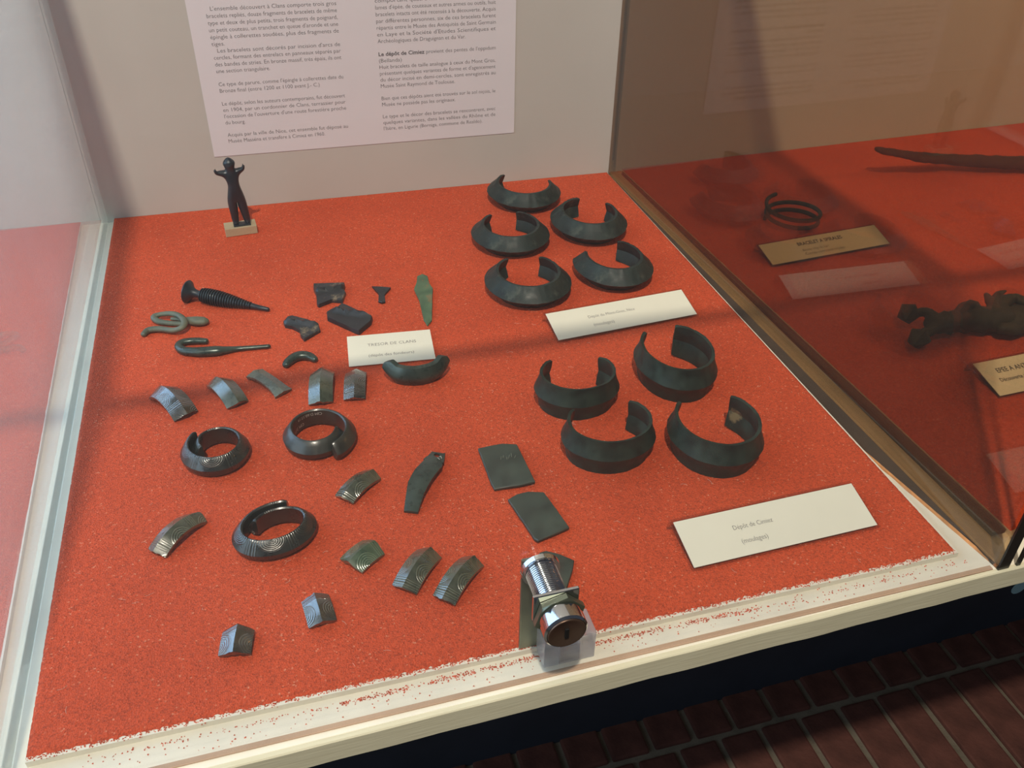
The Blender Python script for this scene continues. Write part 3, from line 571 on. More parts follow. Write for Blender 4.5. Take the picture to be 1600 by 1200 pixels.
# ================================================================ labels on acrylic stands
def label_card(key, px, lines, label, zb=.0095, zf=.0022, stand=True, group=None, ink=None, off=0.0):
    """px: BL, BR, FR, FL of the card"""
    q = F3(key, lambda: [[float(c) for c in atz(u, v, z)] for (u, v), z in zip(px, (zb, zb, zf, zf))])
    BL, BR, FR, FL = [np.array(p) for p in q]
    c0 = (FL+FR)/2; ux = (FR-FL+BR-BL)/2; W = np.linalg.norm(ux); ux /= W
    uy = ((BL+BR)/2-c0); uy -= ux*(uy@ux); D = np.linalg.norm(uy); uy /= D; uz = np.cross(ux, uy)
    root = empty('label_card', (c0[0], c0[1], 0.0))
    o3 = np.array([c0[0], c0[1], 0.0])
    tag(root, label, 'label')
    L = lambda x, y, z: c0+ux*x+uy*y+uz*z-o3
    def slabbox(x0, x1, y0, y1, z0, z1, name, mat):
        V = [L(x, y, z) for z in (z0, z1) for y in (y0, y1) for x in (x0, x1)]
        return obj(name, V, [(0,2,3,1), (4,5,7,6), (0,1,5,4), (2,6,7,3), (0,4,6,2), (1,3,7,5)], mat, root)
    slabbox(-W/2, W/2, 0, D, -.0004, 0, 'card', m_card)
    if stand:
        slabbox(-W/2-.0012, W/2+.0012, -.0012, D+.001, -.0018, -.0005, 'acrylic_plate', m_clear)
        a = [L(x, D+.001, -.0018) for x in (-W/2-.0012, W/2+.0012)]; b = [L(x, D+.0024, -.0008) for x in (-W/2-.0012, W/2+.0012)]
        lo = [np.array([p[0], p[1], 0.0006])+np.array([uy[0], uy[1], 0])*(.0022) for p in a]; lo2 = [np.array([p[0], p[1], 0.0006])+np.array([uy[0], uy[1], 0])*(.0022) for p in b]
        obj('acrylic_leg', a+b+lo+lo2, [(0,1,3,2), (2,3,7,6), (6,7,5,4), (4,5,1,0), (0,2,6,4), (1,5,7,3)], m_clear, root)
    mb = MB()
    for s, xf, yf, hw, bold in lines:   # fraction positions, width as a fraction of W
        tv, tf = text_mesh(s, W*hw, .0040, bold=bold, ky=1.15)
        hh = max(v[1] for v in tv)
        mb.add([L(-W/2+xf*W+v[0], yf*D+v[1], .00007) for v in tv], tf)
    mb.build('printed_text', ink or m_inksoft, root)
    return root
label_card('lab_gros', [(850, 490), (1066, 453), (1087, 490), (875, 532)], [("Dépôt du Mont-Gros, Nice", .265, .56, .335, False), ("(moulages)", .275, .25, .145, False)], 'white label reading Dépôt du Mont-Gros, Nice, behind the tallest cuff bracelet')
label_card('lab_cimiez', [(1053, 816), (1331, 755), (1371, 820), (1085, 887)], [("Dépôt de Cimiez", .275, .56, .215, False), ("(moulages)", .285, .25, .14, False)], 'largest white label, reading Dépôt de Cimiez, at the front right')
label_card('lab_clans', [(540, 526), (671, 515), (680, 560), (546, 573)], [("TRESOR DE CLANS", .235, .60, .575, False), ("(dépôt des fondeurs)", .235, .25, .53, False)], 'small white label reading TRESOR DE CLANS beside the half bracelet', zb=.0030, zf=.0012, stand=False)
label_card('lab_spiral', [(1184, 384), (1365, 351), (1390, 381), (1208, 413)], [("BRACELET A SPIRALES", .29, .64, .38, True), ("Bronze (Age du Fer)", .30, .36, .22, False), ("Contes, commune niçoise", .30, .16, .33, False)], 'tan-lit label reading BRACELET A SPIRALES beside the coiled wire bracelet', ink=m_ink)
label_card('lab_epee', [(1526, 567), (1712, 531), (1752, 578), (1563, 619)], [("EPEE A ANTENNES", .12, .62, .38, True), ("Découverte par un berger", .09, .36, .40, True)], 'label reading EPEE A AN, in front of the antenna sword, cut off by the frame', ink=m_ink)

# ================================================================ open cuff bracelets (casts)
def cuff(R, H, a0, a1, ridge, inset, th, seed, nseg=72, ybias=1.0, top=0.5):
    """ring from angle a0 to a1 (ccw); outer ridge at mid height, thin wall"""
    rings = []; uv = []
    prof = []
    K = 8
    for k in range(K+1):
        t = k/K; e = 1-abs(t-top)/(top if t < top else 1-top); e = e**(1.7 if inset > .5 else 1.1)
        prof.append((e*ridge, t))
    for i in range(nseg+1):
        a = a0+(a1-a0)*i/nseg; d = min(i, nseg-i)/nseg
        shr = 1-.10*max(0, 1-d/.06)**2
        ring = []
        wob = 1+.012*noise.noise(Vector((math.cos(a)*2, math.sin(a)*2, seed)))
        for e, t in prof:
            r = R-ridge+e; z = H*(.5+(t-.5)*shr)+.0003*noise.noise(Vector((math.cos(a)*9, math.sin(a)*9, seed+t)))
            if t == 1: z += .0004*noise.noise(Vector((math.cos(a)*25, math.sin(a)*25, seed)))
            r += .00025*noise.noise(Vector((math.cos(a)*12, math.sin(a)*12, seed*3+t*4)))
            ring.append((r*wob*math.cos(a), r*wob*math.sin(a)*ybias, z))
        for e, t in reversed(prof):
            r = R-ridge-th+e*inset; z = H*(.5+(t-.5)*shr*.97)
            ring.append((r*wob*math.cos(a), r*wob*math.sin(a)*ybias, z))
        rings.append(ring)
    return loft(rings)
def place_cuff(key, bb, terms, label, group, mat, ridge, inset, th, H0, seed, cover=None):
    def fn():
        cx, cy, _ = atz((bb[0]+bb[2])/2, (bb[1]+bb[3])/2+8, .01); p = None
        a0, a1 = math.radians(120), math.radians(420); R, H = .033, H0
        for _ in range(5):
            gen = lambda p: np.array(cuff(p[2], p[3], a0, a1, ridge, inset, th, seed, 48, p[4])[0])+np.array([p[0], p[1], 0])
            p, r = solve(gen, [cx, cy, .033, H0, .95], bb, [.2, .2, .02, .0012, .12], [1e-4]*4+[1e-3])
            t = [atz(*q, p[3]*.97) for q in terms]; an = [math.atan2(q[1]-p[1], q[0]-p[0]) for q in t]
            a0 = an[0]; a1 = an[1]
            if a0 < 0: a0 += 2*PI
            while a1 < a0+PI: a1 += 2*PI
        print('CUFF', key, 'R %.4f H %.4f yb %.2f' % (p[2], p[3], p[4]), 'res', r.round(1), 'gap', round(math.degrees(a0)), round(math.degrees(a1)))
        return [float(c) for c in p]+[a0, a1]
    x, y, R, H, yb, a0, a1 = F3(key, fn)
    V, F = cuff(R, H, a0, a1, ridge, inset, th, seed, 96, yb)
    o = obj('cuff_bracelet', V, F, mat, smooth=True, auto=24, loc=(x, y, .0002))
    if key == 'cim3':      # pale stain on the inside wall near the right terminal
        sm = bronze('stained_cast', lin(26, 34, 30), lin(50, 64, 55), .5, .1, spec=.35); t_ = sm.node_tree
        bc = t_.nodes['Principled BSDF'].inputs['Base Color']; src = bc.links[0].from_socket
        tc = t_.nodes.new('ShaderNodeTexCoord'); dn = t_.nodes.new('ShaderNodeVectorMath'); dn.operation = 'DISTANCE'
        aa = a1-.20; dn.inputs[1].default_value = ((R-ridge-th)*math.cos(aa), (R-ridge-th)*math.sin(aa)*yb, H*.45)
        nz = t_.nodes.new('ShaderNodeTexNoise'); nz.inputs['Scale'].default_value = 400; t_.links.new(tc.outputs['Object'], nz.inputs['Vector'])
        ml = t_.nodes.new('ShaderNodeMath'); ml.operation = 'MULTIPLY_ADD'; ml.inputs[1].default_value = .006; t_.links.new(nz.outputs[0], ml.inputs[0])
        t_.links.new(tc.outputs['Object'], dn.inputs[0]); t_.links.new(dn.outputs['Value'], ml.inputs[2])
        rp = t_.nodes.new('ShaderNodeMapRange'); rp.inputs[1].default_value = .0065; rp.inputs[2].default_value = .0085; rp.inputs[3].default_value = .75; rp.inputs[4].default_value = 0
        t_.links.new(ml.outputs[0], rp.inputs[0])
        mx = t_.nodes.new('ShaderNodeMix'); mx.data_type = 'RGBA'; mx.inputs[7].default_value = lin(138, 120, 84)
        t_.links.new(rp.outputs[0], mx.inputs[0]); t_.links.new(src, mx.inputs[6]); t_.links.new(mx.outputs[2], bc)
        o.data.materials[0] = sm
    tag(o, label, 'bracelet', group); return o
G1 = 'sharp-ridged open bracelets at the back'
for k, (bb, tm, lb) in enumerate([
    ((761, 272, 876, 333), [(789, 274), (857, 281)], 'dark green open bracelet nearest the back panel, rearmost of the five narrow ones'),
    ((736, 330, 859, 402), [(764, 334), (808, 331)], 'dark green open bracelet with scuffed facets, leftmost in the middle of the five narrow ones'),
    ((860, 308, 980, 383), [(906, 310), (955, 315)], 'dark green open bracelet nearest the right pane foot, second row of the five narrow ones'),
    ((895, 376, 1021, 455), [(905, 392), (967, 379)], 'dark green open bracelet turned left, directly behind the Mont-Gros label'),
    ((757, 401, 893, 482), [(792, 404), (844, 402)], 'front left of the five narrow dark green open bracelets, left of the Mont-Gros label')]):
    place_cuff('gros%d' % k, bb, tm, lb, G1, m_cast, .0095, .35, .0022, .0185, k+1)
G2 = 'tall open bracelets in the middle'
for k, (bb, tm, lb) in enumerate([
    ((834, 558, 968, 657), [(865, 561), (930, 558)], 'tall dark green cuff with a wide opening, rear left of the four broad cuffs'),
    ((990, 508, 1121, 630), [(1010, 522), (1060, 512)], 'tallest dark green cuff, right in front of the Mont-Gros label'),
    ((876, 626, 1025, 741), [(898, 636), (977, 627)], 'broad dark green cuff in front left, overlapping the rear left cuff'),
    ((1042, 618, 1194, 748), [(1062, 628), (1144, 620)], 'broad dark green cuff with a pale stain inside, frontmost on the right')]):
    place_cuff('cim%d' % k, bb, tm, lb, G2, m_cast2, .0036, .6, .0020, .0255, 10+k)

# half bracelet fragment
def half(p):
    return np.array(thick_arc(p[2], .0140, math.radians(265)-p[3], math.radians(265)+p[3], .0085, 3, 48)[0])+np.array([p[0], p[1], 0])
def thick_arc(R, H, a0, a1, th, seed, n=60):
    rings = []
    for i in range(n+1):
        a = a0+(a1-a0)*i/n; d = min(i, n-i)/n; s = 1-.55*max(0, 1-d/.10)**1.5; lift = .004*max(0, 1-d/.2)
        prof = [(-th, H*.12), (-th*.35, 0), (0, H*.35), (0, H*.55), (-th*.45, H*.97), (-th*.85, H), (-th*1.05, H*.75)]
        w_ = .0003*noise.noise(Vector((a*3, seed, 0)))
        rings.append([((R+e*s+w_)*math.cos(a), (R+e*s+w_)*math.sin(a), H/2+(z-H/2)*s+lift) for e, z in prof])
    return loft(rings)
def fn():
    p, r = solve(half, list(atz(650, 575, .005)[:2])+[.026, 1.7], (597, 555, 703, 603), [.2, .2, .01, .8], [1e-4]*3+[1e-2]); print('HALF', p, r.round(1)); return [float(c) for c in p]
x, y, R, hp = F3('half', fn)
V, F = thick_arc(R, .0140, math.radians(265)-hp, math.radians(265)+hp, .0085, 3, 80)
tag(obj('bracelet_half', V, F, m_smooth, smooth=True, auto=40, loc=(x, y, .0002)), 'crescent shaped green bracelet half lying against the TRESOR DE CLANS label', 'bracelet fragment')

# ================================================================ folded bracelets (overlapping ends)
def spiral(R, H, a0, a1, th, drop, ey, rot, bend=0.0, n=120, d0=.9):
    rings = []; uv = []; s_ = 0; last = None
    for i in range(n+1):
        a = a0+(a1-a0)*i/n; pr_ = (a-a0)
        r = R-drop*min(1, max(0, (pr_-d0)/(2*PI-d0-.2)))-bend*max(0, (pr_-2*PI)) 
        d = min(i, n-i)/n; s = 1-.12*max(0, 1-d/.012)
        cx = r*math.cos(a); cy = r*math.sin(a)*ey; x = cx*math.cos(rot)-cy*math.sin(rot); y = cx*math.sin(rot)+cy*math.cos(rot)
        if last: s_ += math.hypot(x-last[0], y-last[1])
        last = (x, y)
        tx = -r*math.sin(a); ty = r*math.cos(a)*ey; L = math.hypot(tx, ty); nx_, ny_ = ty/L, -tx/L
        nx_, ny_ = nx_*math.cos(rot)-ny_*math.sin(rot), nx_*math.sin(rot)+ny_*math.cos(rot)
        prof = [(0, .12), (.55*th, .02), (.9*th, .22), (th, .48), (.60*th, .76), (.30*th, .96), (.12*th, 1.0), (0, .95), (-.05*th, .5)]
        vv = [.06, -.012, -.006, -.001, .0045, .0085, .0105, .06, .06]
        rings.append([(x+nx_*e*s, y+ny_*e*s, H*(.5+(z-.5)*s)) for e, z in prof])
        uv += [(s_, q) for q in vv]
    V, F = loft(rings); return V, F, uv
FOLD = [
 ('fold0', (282, 666, 390, 746), 0.0185, .0130, 112, 112+425, .0060, .0052, .80, 22, .0022, m_fold, 'dark engraved bracelet bent closed with crossing ends, left of the other folded ones'),
 ('fold1', (442, 638, 557, 719), .0190, .0130, -78, -78+418, .0066, .0066, .82, 12, .0, m_foldplain, 'closed bracelet with white inventory numbers inside, rearmost of the three folded ones'),
 ('fold2', (362, 781, 495, 876), .0195, .0130, 62, 62+440, .0066, .0075, .80, 14, .0, m_fold, 'largest folded engraved bracelet with its inner end showing, nearest the front')]
for key, bb, R0, H0, a0, a1, th, drop, ey, rot, bend, mat, lb in FOLD:
    A0, A1, RT = math.radians(a0), math.radians(a1), math.radians(rot)
    def fn():
        gen = lambda p: np.array(spiral(p[2], p[3], A0, A1, th, drop, p[4], RT, bend, 70)[0])+np.array([p[0], p[1], 0])
        p, r = solve(gen, list(atz((bb[0]+bb[2])/2, (bb[1]+bb[3])/2+5, .005)[:2])+[R0, H0, ey], bb, [.2, .2, .01, .0006, .12], [1e-4]*4+[1e-3])
        print('FOLD', key, p.round(4), r.round(1)); return [float(c) for c in p]
    x, y, R, H, ey = F3(key, fn)
    V, F, uv = spiral(R, H, A0, A1, th, drop, ey, RT, bend, 150)
    fo = obj('folded_bracelet', V, F, mat, uv=uv, smooth=True, auto=35, loc=(x, y, .0002)); tag(fo, lb, 'bracelet', 'bracelets bent closed')
    if key == 'fold1':   # inventory numbers painted on the inside wall, upside down
        mb = MB()
        for s, ac, zc, hgt in (("CIM D.60.17.19", 100, .79, .0030), ("CIM. 217", 133, .40, .0030)):
            tv, tf = text_mesh(s, None, hgt); wx = max(v[0] for v in tv)
            out = []
            for v in tv:
                aa = math.radians(ac)-RT+(v[0]-wx/2)/(R*.93); pr_ = (aa-A0) % (2*PI)
                r = R-drop*min(1, max(0, (pr_-.9)/(2*PI-1.1)))-.0007
                # outward normal offset is tiny: text sits just inside the wall
                cx = r*math.cos(aa); cy = r*math.sin(aa)*ey
                out.append((cx*math.cos(RT)-cy*math.sin(RT), cx*math.sin(RT)+cy*math.cos(RT), H*zc-v[1]+hgt*.4))
            mb.add(out, tf)
        mb.build('inventory_number', m_chalk, fo)

# ================================================================ ridged bracelet fragments
def ridged(L, w_, Rc=.030, h=.27, t=.0022, taper=0.0, seed=0, lean=0.0, n=22, flare=0.0):
    al = min(1.25, math.asin(min(.95, L/2/Rc))); rings = []; uv = []
    for i in range(n+1):
        f = i/n; ph = -al+2*al*f; W = w_*(1-taper*f)*(1+flare*(abs(2*f-1)**3))
        jag = .0009*noise.noise(Vector((seed, i, 3.3)))
        ring = []
        K = 8
        for k in range(K+1):
            v = -1+2*k/K; e = h*W*(1-abs(v)**1.08)
            r = Rc+e
            pe = ph+((.0016*noise.noise(Vector((v*2.5, seed*3.1, f*4))))*.55/Rc if i in (0, n) else 0)
            ring.append((r*math.sin(pe), v*W/2, r*math.cos(pe))); uv.append((Rc*ph, v*W/2 if abs(v) < .99 else v*W/2))
        for k in range(K, -1, -1):
            v = -1+2*k/K; e = h*W*(1-abs(v)**1.08)*.55-t
            r = Rc+e
            pe = ph+((.0016*noise.noise(Vector((v*2.5, seed*3.1, f*4))))*.55/Rc if i in (0, n) else 0)
            ring.append((r*math.sin(pe), v*W/2*.94, r*math.cos(pe))); uv.append((0, .2))
        rings.append(ring)
    V, F = loft(rings)
    if lean:
        c, s = math.cos(lean), math.sin(lean); V = [(x, y*c-z*s, y*s+z*c) for x, y, z in V]
    zm = min(v[2] for v in V); V = [(x, y, z-zm) for x, y, z in V]
    return V, F, uv
def place_frag(key, bb, near, far, mat, label, w0=.018, name='bracelet_fragment', cat='bracelet fragment', grp='fragments of ridged bracelets', **kw):
    def fn():
        a = atz(*near, .002); b = atz(*far, .004); hd = math.atan2(b[1]-a[1], b[0]-a[0]); L0 = math.hypot(*(b-a)[:2])
        def gen(p):
            V = np.array(ridged(p[2], p[3], **kw)[0]); c, s = math.cos(hd), math.sin(hd)
            return np.stack([V[:, 0]*c-V[:, 1]*s+p[0], V[:, 0]*s+V[:, 1]*c+p[1], V[:, 2]], 1)
        m_ = (a+b)/2
        p, r = solve(gen, [m_[0], m_[1], L0, w0], bb, [.2, .2, .008, .0004 if key == 'fc' else .002], [1e-4]*4)
        print('FRAG', key, p.round(4), r.round(1)); return [float(c) for c in p]+[hd]
    x, y, L, W, hd = F3(key, fn)
    V, F, uv = ridged(L, W, **kw)
    o = obj(name, V, F, mat, uv=uv, smooth=True, auto=28, loc=(x, y, .0001), rz=hd)
    tag(o, label, cat, grp); return o
place_frag('fa', (233, 602, 309, 660), (288, 652), (248, 613), m_fragdark, 'broad glossy blue-black bracelet fragment at the left end of the row below the hooked pin', .020, seed=1, Rc=.026)
place_frag('fb', (323, 588, 388, 641), (368, 632), (338, 597), m_gg, 'grey-green ridged fragment, second from the left in the row of five', .018, seed=2)
place_frag('fc', (386, 574, 455, 626), (443, 618), (396, 582), m_gg, 'narrow grey-green fragment with a flared end, middle of the row of five', .0105, seed=3, h=.14, Rc=.060, flare=.35)
place_frag('fd', (482, 573, 523, 634), (501, 628), (504, 582), m_gg, 'upright ridged fragment with a bright crest line, fourth in the row of five', .018, seed=4)
place_frag('fe', (537, 576, 573, 627), (554, 622), (556, 584), m_fragdark, 'darkest ridged fragment, just left of the crescent shaped half bracelet', .0165, seed=5, h=.2)
place_frag('ff', (524, 732, 595, 790), (548, 778), (582, 744), m_frag, 'engraved fragment lying between the numbered folded bracelet and the pierced blade', .0155, seed=6)
place_frag('fh', (232, 799, 323, 873), (252, 862), (310, 808), m_frag, 'longest curved engraved fragment, leftmost of all, left of the largest folded bracelet', .0145, seed=7, Rc=.027)
place_frag('fi', (532, 842, 600, 899), (553, 885), (584, 855), m_fraggreen, 'bright green short engraved fragment, leftmost of the three near the front', .019, seed=8)
place_frag('fj', (613, 854, 690, 931), (636, 918), (668, 868), m_frag, 'engraved fragment with concentric arcs, middle of the three near the front', .0185, seed=9)
place_frag('fk', (677, 867, 756, 948), (700, 935), (738, 880), m_frag, 'olive green ridged fragment, rightmost of the three near the front', .0180, seed=10)
place_frag('fl', (471, 926, 526, 984), (503, 970), (494, 938), m_fragdark, 'short dark square fragment with incised arcs, above right of the foremost fragment', .0185, seed=11, h=.24)
place_frag('fm', (341, 974, 398, 1028), (367, 1018), (371, 986), m_fragdark, 'foremost fragment, short and peaked with a striped left facet', .0185, seed=12, h=.29)
# ================================================================ flat outlined pieces
def plate(key, px, th, name, mat, label, cat, group=None, dome=.0, zt=None, hole=None, rim=.25, rib=None, axis=0, auto=35):
    zt = th if zt is None else zt
    q = F3(key, lambda: [[float(c) for c in atz(u, v, zt)[:2]] for u, v in px])
    P_ = np.array(q); c = P_.mean(0); Q = P_-c
    bm = bmesh.new()
    # subdivide outline with a little raggedness
    pts = []
    for i in range(len(Q)):
        a, b = Q[i], Q[(i+1) % len(Q)]; k = max(1, int(np.linalg.norm(b-a)/.0025))
        for j in range(k):
            t = j/k; p_ = a*(1-t)+b*t; nn = np.array([noise.noise(Vector((p_[0]*500, p_[1]*500, 1))), noise.noise(Vector((p_[0]*500, p_[1]*500, 7)))])*.00022
            pts.append(p_+(nn if j else 0))
    pts = np.array(pts); n = len(pts)
    def inset(f): return pts*f
    hgt = lambda x, y: dome*(1-min(1, (np.hypot(x, y)/np.abs(Q).max())**2)) if axis == 0 else dome*(1-min(1, (((x*math.cos(axis)+y*math.sin(axis)))/np.abs(Q).max())**2))
    levels = [(1.0, 0.0, 0), (1.0, th*.72, 0), (.965, th, 1), (.8, th*1.0, 1), (.55, th*1.0, 1), (.28, th*1.0, 1)]
    V = []; F = []
    for f, z, top in levels:
        for p_ in pts: 
            x, y = p_*f; zz = z+hgt(x, y)
            if rib and top:
                (rx, ry, ang, wd, amp) = rib; dd = (x-rx)*math.sin(ang)-(y-ry)*math.cos(ang); zz += amp*math.exp(-(dd/wd)**2)*(0.3 if f > .9 else 1)
            V.append((x, y, zz))
    for l in range(len(levels)-1):
        for j in range(n):
            k = (j+1) % n; F.append((l*n+j, l*n+k, (l+1)*n+k, (l+1)*n+j))
    V.append((0, 0, th+dome+((rib[4]*math.exp(-(((-rib[0])*math.sin(rib[2])+rib[1]*math.cos(rib[2]))/rib[3])**2)) if rib else 0))); cidx = len(V)-1
    l = len(levels)-1
    for j in range(n): F.append((l*n+j, l*n+(j+1) % n, cidx))
    V.append((0, 0, 0)); b0 = len(V)-1
    for j in range(n): F.append(((j+1) % n, j, b0))
    o = obj(name, V, F, mat, smooth=True, auto=auto, loc=(c[0], c[1], .0002)); tag(o, label, cat, group); return o
def paint_mark(o, s, x, y, ang, h, z, mat=None):
    tv, tf = text_mesh(s, None, h); c, sn = math.cos(ang), math.sin(ang)
    obj('inventory_number', [(x+v[0]*c-v[1]*sn, y+v[0]*sn+v[1]*c, z) for v in tv], tf, mat or m_chalk, o)
o = plate('p1', [(747,703),(772.5,697.6),(785,695),(807.5,695.2),(811.7,704),(836,754.7),(814.5,760),(772.5,765),(767,756)], .0018, 'bronze_plate', m_plate, 'rear of the three flat dull green plates, with pale scratches', 'plate', 'flat bronze plates', dome=.0016, axis=.35)
m_scr = plain('scratch_pale', lin(150, 152, 132), .8)
for k in range(6):
    x_, y_ = -.002+.0022*k*.8, .004+.0012*math.sin(k*2.1); a_ = 1.2+.25*math.sin(k*3.3); l_ = .0030+.0008*math.sin(k*5)
    dx, dy = math.cos(a_)*l_/2, math.sin(a_)*l_/2; zt_ = .0036
    V, F = tube([Vector((x_-dx, y_-dy, zt_-.0001)), Vector((x_, y_, zt_)), Vector((x_+dx, y_+dy, zt_-.0001))], [.00012]*3, 5); obj('scratch', V, F, m_scr, o)
o = plate('p2', [(793.5,782.7),(807.5,775),(825,770.4),(849.5,770.4),(860,784.4),(889.5,826.4),(870.5,835),(840.7,846.7),(835.5,844)], .0018, 'bronze_plate', m_plate, 'middle one of the three flat dull green plates, numbered on its front edge', 'plate', 'flat bronze plates', dome=.0016, axis=.35)
paint_mark(o, "1925", .0015, -.0125, .25, .0042, .0031, plain('tan_ink', lin(150, 130, 100), .8))
o = plate('p3', [(843.2,865.6),(853.3,862.8),(875.3,867.4),(897.3,875.7),(894.6,892),(884.5,925),(870,934),(852,932),(834.4,920.6),(835,905),(838.7,886.7)], .0018, 'bronze_plate', m_plate, 'frontmost flat dull green plate, partly hidden behind the chrome lock', 'plate', 'flat bronze plates', dome=.0014, axis=.1)
plate('dagger', [(652,432),(660,428.4),(668,432),(671,444),(676.4,452),(675.6,468),(675,500),(668,508.4),(662,500),(655,470),(647,453),(651,442)], .0014, 'knife_blade', m_green, 'bright green pointed leaf-shaped knife blade behind the TRESOR DE CLANS label', 'blade', dome=.0010)
plate('tranchet', [(581,447),(596,447.5),(610.6,449),(601,460),(602,471),(597,472.4),(591,470.4),(591.6,459)], .0018, 'swallowtail_cutter', m_black2, 'tiny dark fan-shaped cutter between the black fragments and the green blade', 'cutter')
kw = dict(group='black dagger fragments')
plate('ka', [(489.6,442.4),(538,441),(539,446),(537,452),(540.4,456),(535,469),(518,468),(498,476),(495,474),(494,460),(489.6,450)], .0032, 'dagger_fragment', m_black, 'black dagger fragment with chipped pale edges, rearmost of three', 'blade fragment', rib=(0, .0055, 0.0, .0028, .0034), **kw)
plate('kb', [(442.4,503),(449,494),(456,492.4),(482,499),(498,506),(500.4,515),(475,529.6),(469,523),(469,517),(456,510),(445,508)], .0028, 'dagger_fragment', m_black, 'black curved dagger fragment with tan chips, frontmost left of three', 'blade fragment', rib=(0, .004, -.45, .0025, .0030), **kw)
plate('kc', [(510,487),(522,483),(534,473),(542,476),(582,495),(580,501),(561,517),(555,515),(524,501),(511,495)], .0040, 'dagger_fragment', m_black2, 'black thick dagger fragment without pale chips, rightmost of three', 'blade fragment', rib=(0, .006, -.55, .0028, .0036), **kw)
# pierced knife piece: outline with a real hole
def pierced():
    px = [(675,705.4),(682,708.5),(692.5,709),(695.6,707.5),(695,716),(693.4,726.7),(690,727.6),(691.6,729.4),(690.8,734.6),(675,756.5),(662.8,777.5),(653,800.6),(642,800),(631,798),(633,786),(638,760),(648.8,740.8),(661.9,725),(664,722),(661.9,720.6),(668.9,714.5)]
    q = F3('pierced', lambda: [[float(c) for c in atz(u, v, .002)[:2]] for u, v in px+[(682.5, 714.8)]])
    H_ = np.array(q[-1]); P_ = np.array(q[:-1]); c = P_.mean(0); Q = P_-c; H_ = H_-c
    bm = bmesh.new(); vs = [bm.verts.new((*p_, 0)) for p_ in Q]; ed = [bm.edges.new((vs[i], vs[(i+1) % len(vs)])) for i in range(len(vs))]
    hv = [bm.verts.new((H_[0]+.0019*math.cos(a), H_[1]+.0024*math.sin(a), 0)) for a in np.linspace(0, 2*PI, 13)[:-1]]
    ed += [bm.edges.new((hv[i], hv[(i+1) % 12])) for i in range(12)]
    bmesh.ops.triangle_fill(bm, edges=ed, use_beauty=True)
    bmesh.ops.subdivide_edges(bm, edges=[e for e in bm.edges if e.calc_length() > .006], cuts=2)
    bmesh.ops.triangulate(bm, faces=bm.faces)
    for f in list(bm.faces):
        if (f.calc_center_median().xy-Vector(H_)).length < .0015: bm.faces.remove(f)
    ax = Vector((Q[11]+Q[13])/2-(Q[0]+Q[3])/2); ln = ax.length; ax.normalize()
    def hh(x, y):
        s = (Vector((x, y))-Vector((Q[0]+Q[3])/2)).dot(ax)/ln; d = (Vector((x, y))-Vector((Q[0]+Q[3])/2)).cross(ax)
        return .0055*math.sin(PI*max(0, min(1, s)))*.8+.0012*math.exp(-(d/.004)**2)
    V = [v.co.copy() for v in bm.verts]; bm.verts.index_update(); F = [tuple(v.index for v in f.verts) for f in bm.faces]
    n = len(V); VV = [(v.x, v.y, hh(v.x, v.y)) for v in V]+[(v.x, v.y, hh(v.x, v.y)+.0014) for v in V]
    FF = [tuple(reversed(f)) for f in F]+[tuple(n+i for i in f) for f in F]
    for e in bm.edges:
        if len(e.link_faces) == 1: a, b = e.verts[0].index, e.verts[1].index; FF.append((a, b, n+b, n+a))
    bm.free()
    o = obj('pierced_blade', VV, FF, m_smooth, smooth=True, auto=50, loc=(c[0], c[1], .0002))
    tag(o, 'curved dark green blade piece with a pierced notched end, left of the rear flat plate', 'blade fragment')
    paint_mark(o, "17", H_[0]-.0002, H_[1]-.0066, .4, .0036, .0052)
pierced()

# ================================================================ pins and hooks
def along(a, b):
    d = Vector(b)-Vector(a); return d.length, d.to_track_quat('X', 'Z')
q = F3('pin', lambda: [[float(c) for c in atz(294, 456, .009)], [float(c) for c in atz(421, 484, .002)]])
a, b = q; L, qt = along(a, b)
pin = empty('collared_pin', (a[0], a[1], a[2])); pin.rotation_mode = 'QUATERNION'; pin.rotation_quaternion = qt
tag(pin, 'black bronze pin with a trumpet head and close ribs along its swollen shank', 'pin')
V, F = lathe([(-.0016, .0002), (-.0018, .006), (-.0012, .0090), (-.0004, .0094), (.0004, .0090), (.003, .0052), (.006, .0034), (.009, .0029), (.0105, .0030)], 36); obj('head', V, F, m_idol, pin, smooth=True, auto=50)
pf = []; n = 21; x0_, x1_ = .0105, L*.78
for i in range(n):
    t = i/(n-1); R_ = .0050+.0016*math.sin(PI*min(1, t*1.05)**.7)-.0022*t**1.3; xx = x0_+(x1_-x0_)*i/n; st_ = (x1_-x0_)/n
    pf += [(xx, R_*.82), (xx+st_*.22, R_*.84), (xx+st_*.38, R_*1.07), (xx+st_*.62, R_*1.07), (xx+st_*.80, R_*.84)]
V, F = lathe(pf, 28); obj('ribbed_shank', V, F, m_idol, pin, smooth=True, auto=25)
V, F = lathe([(x1_, .0024), (x1_+.003, .0021), (L*.9, .0019), (L-.001, .0017), (L, .0009)], 16); obj('tip', V, F, m_idol, pin, smooth=True, auto=50)

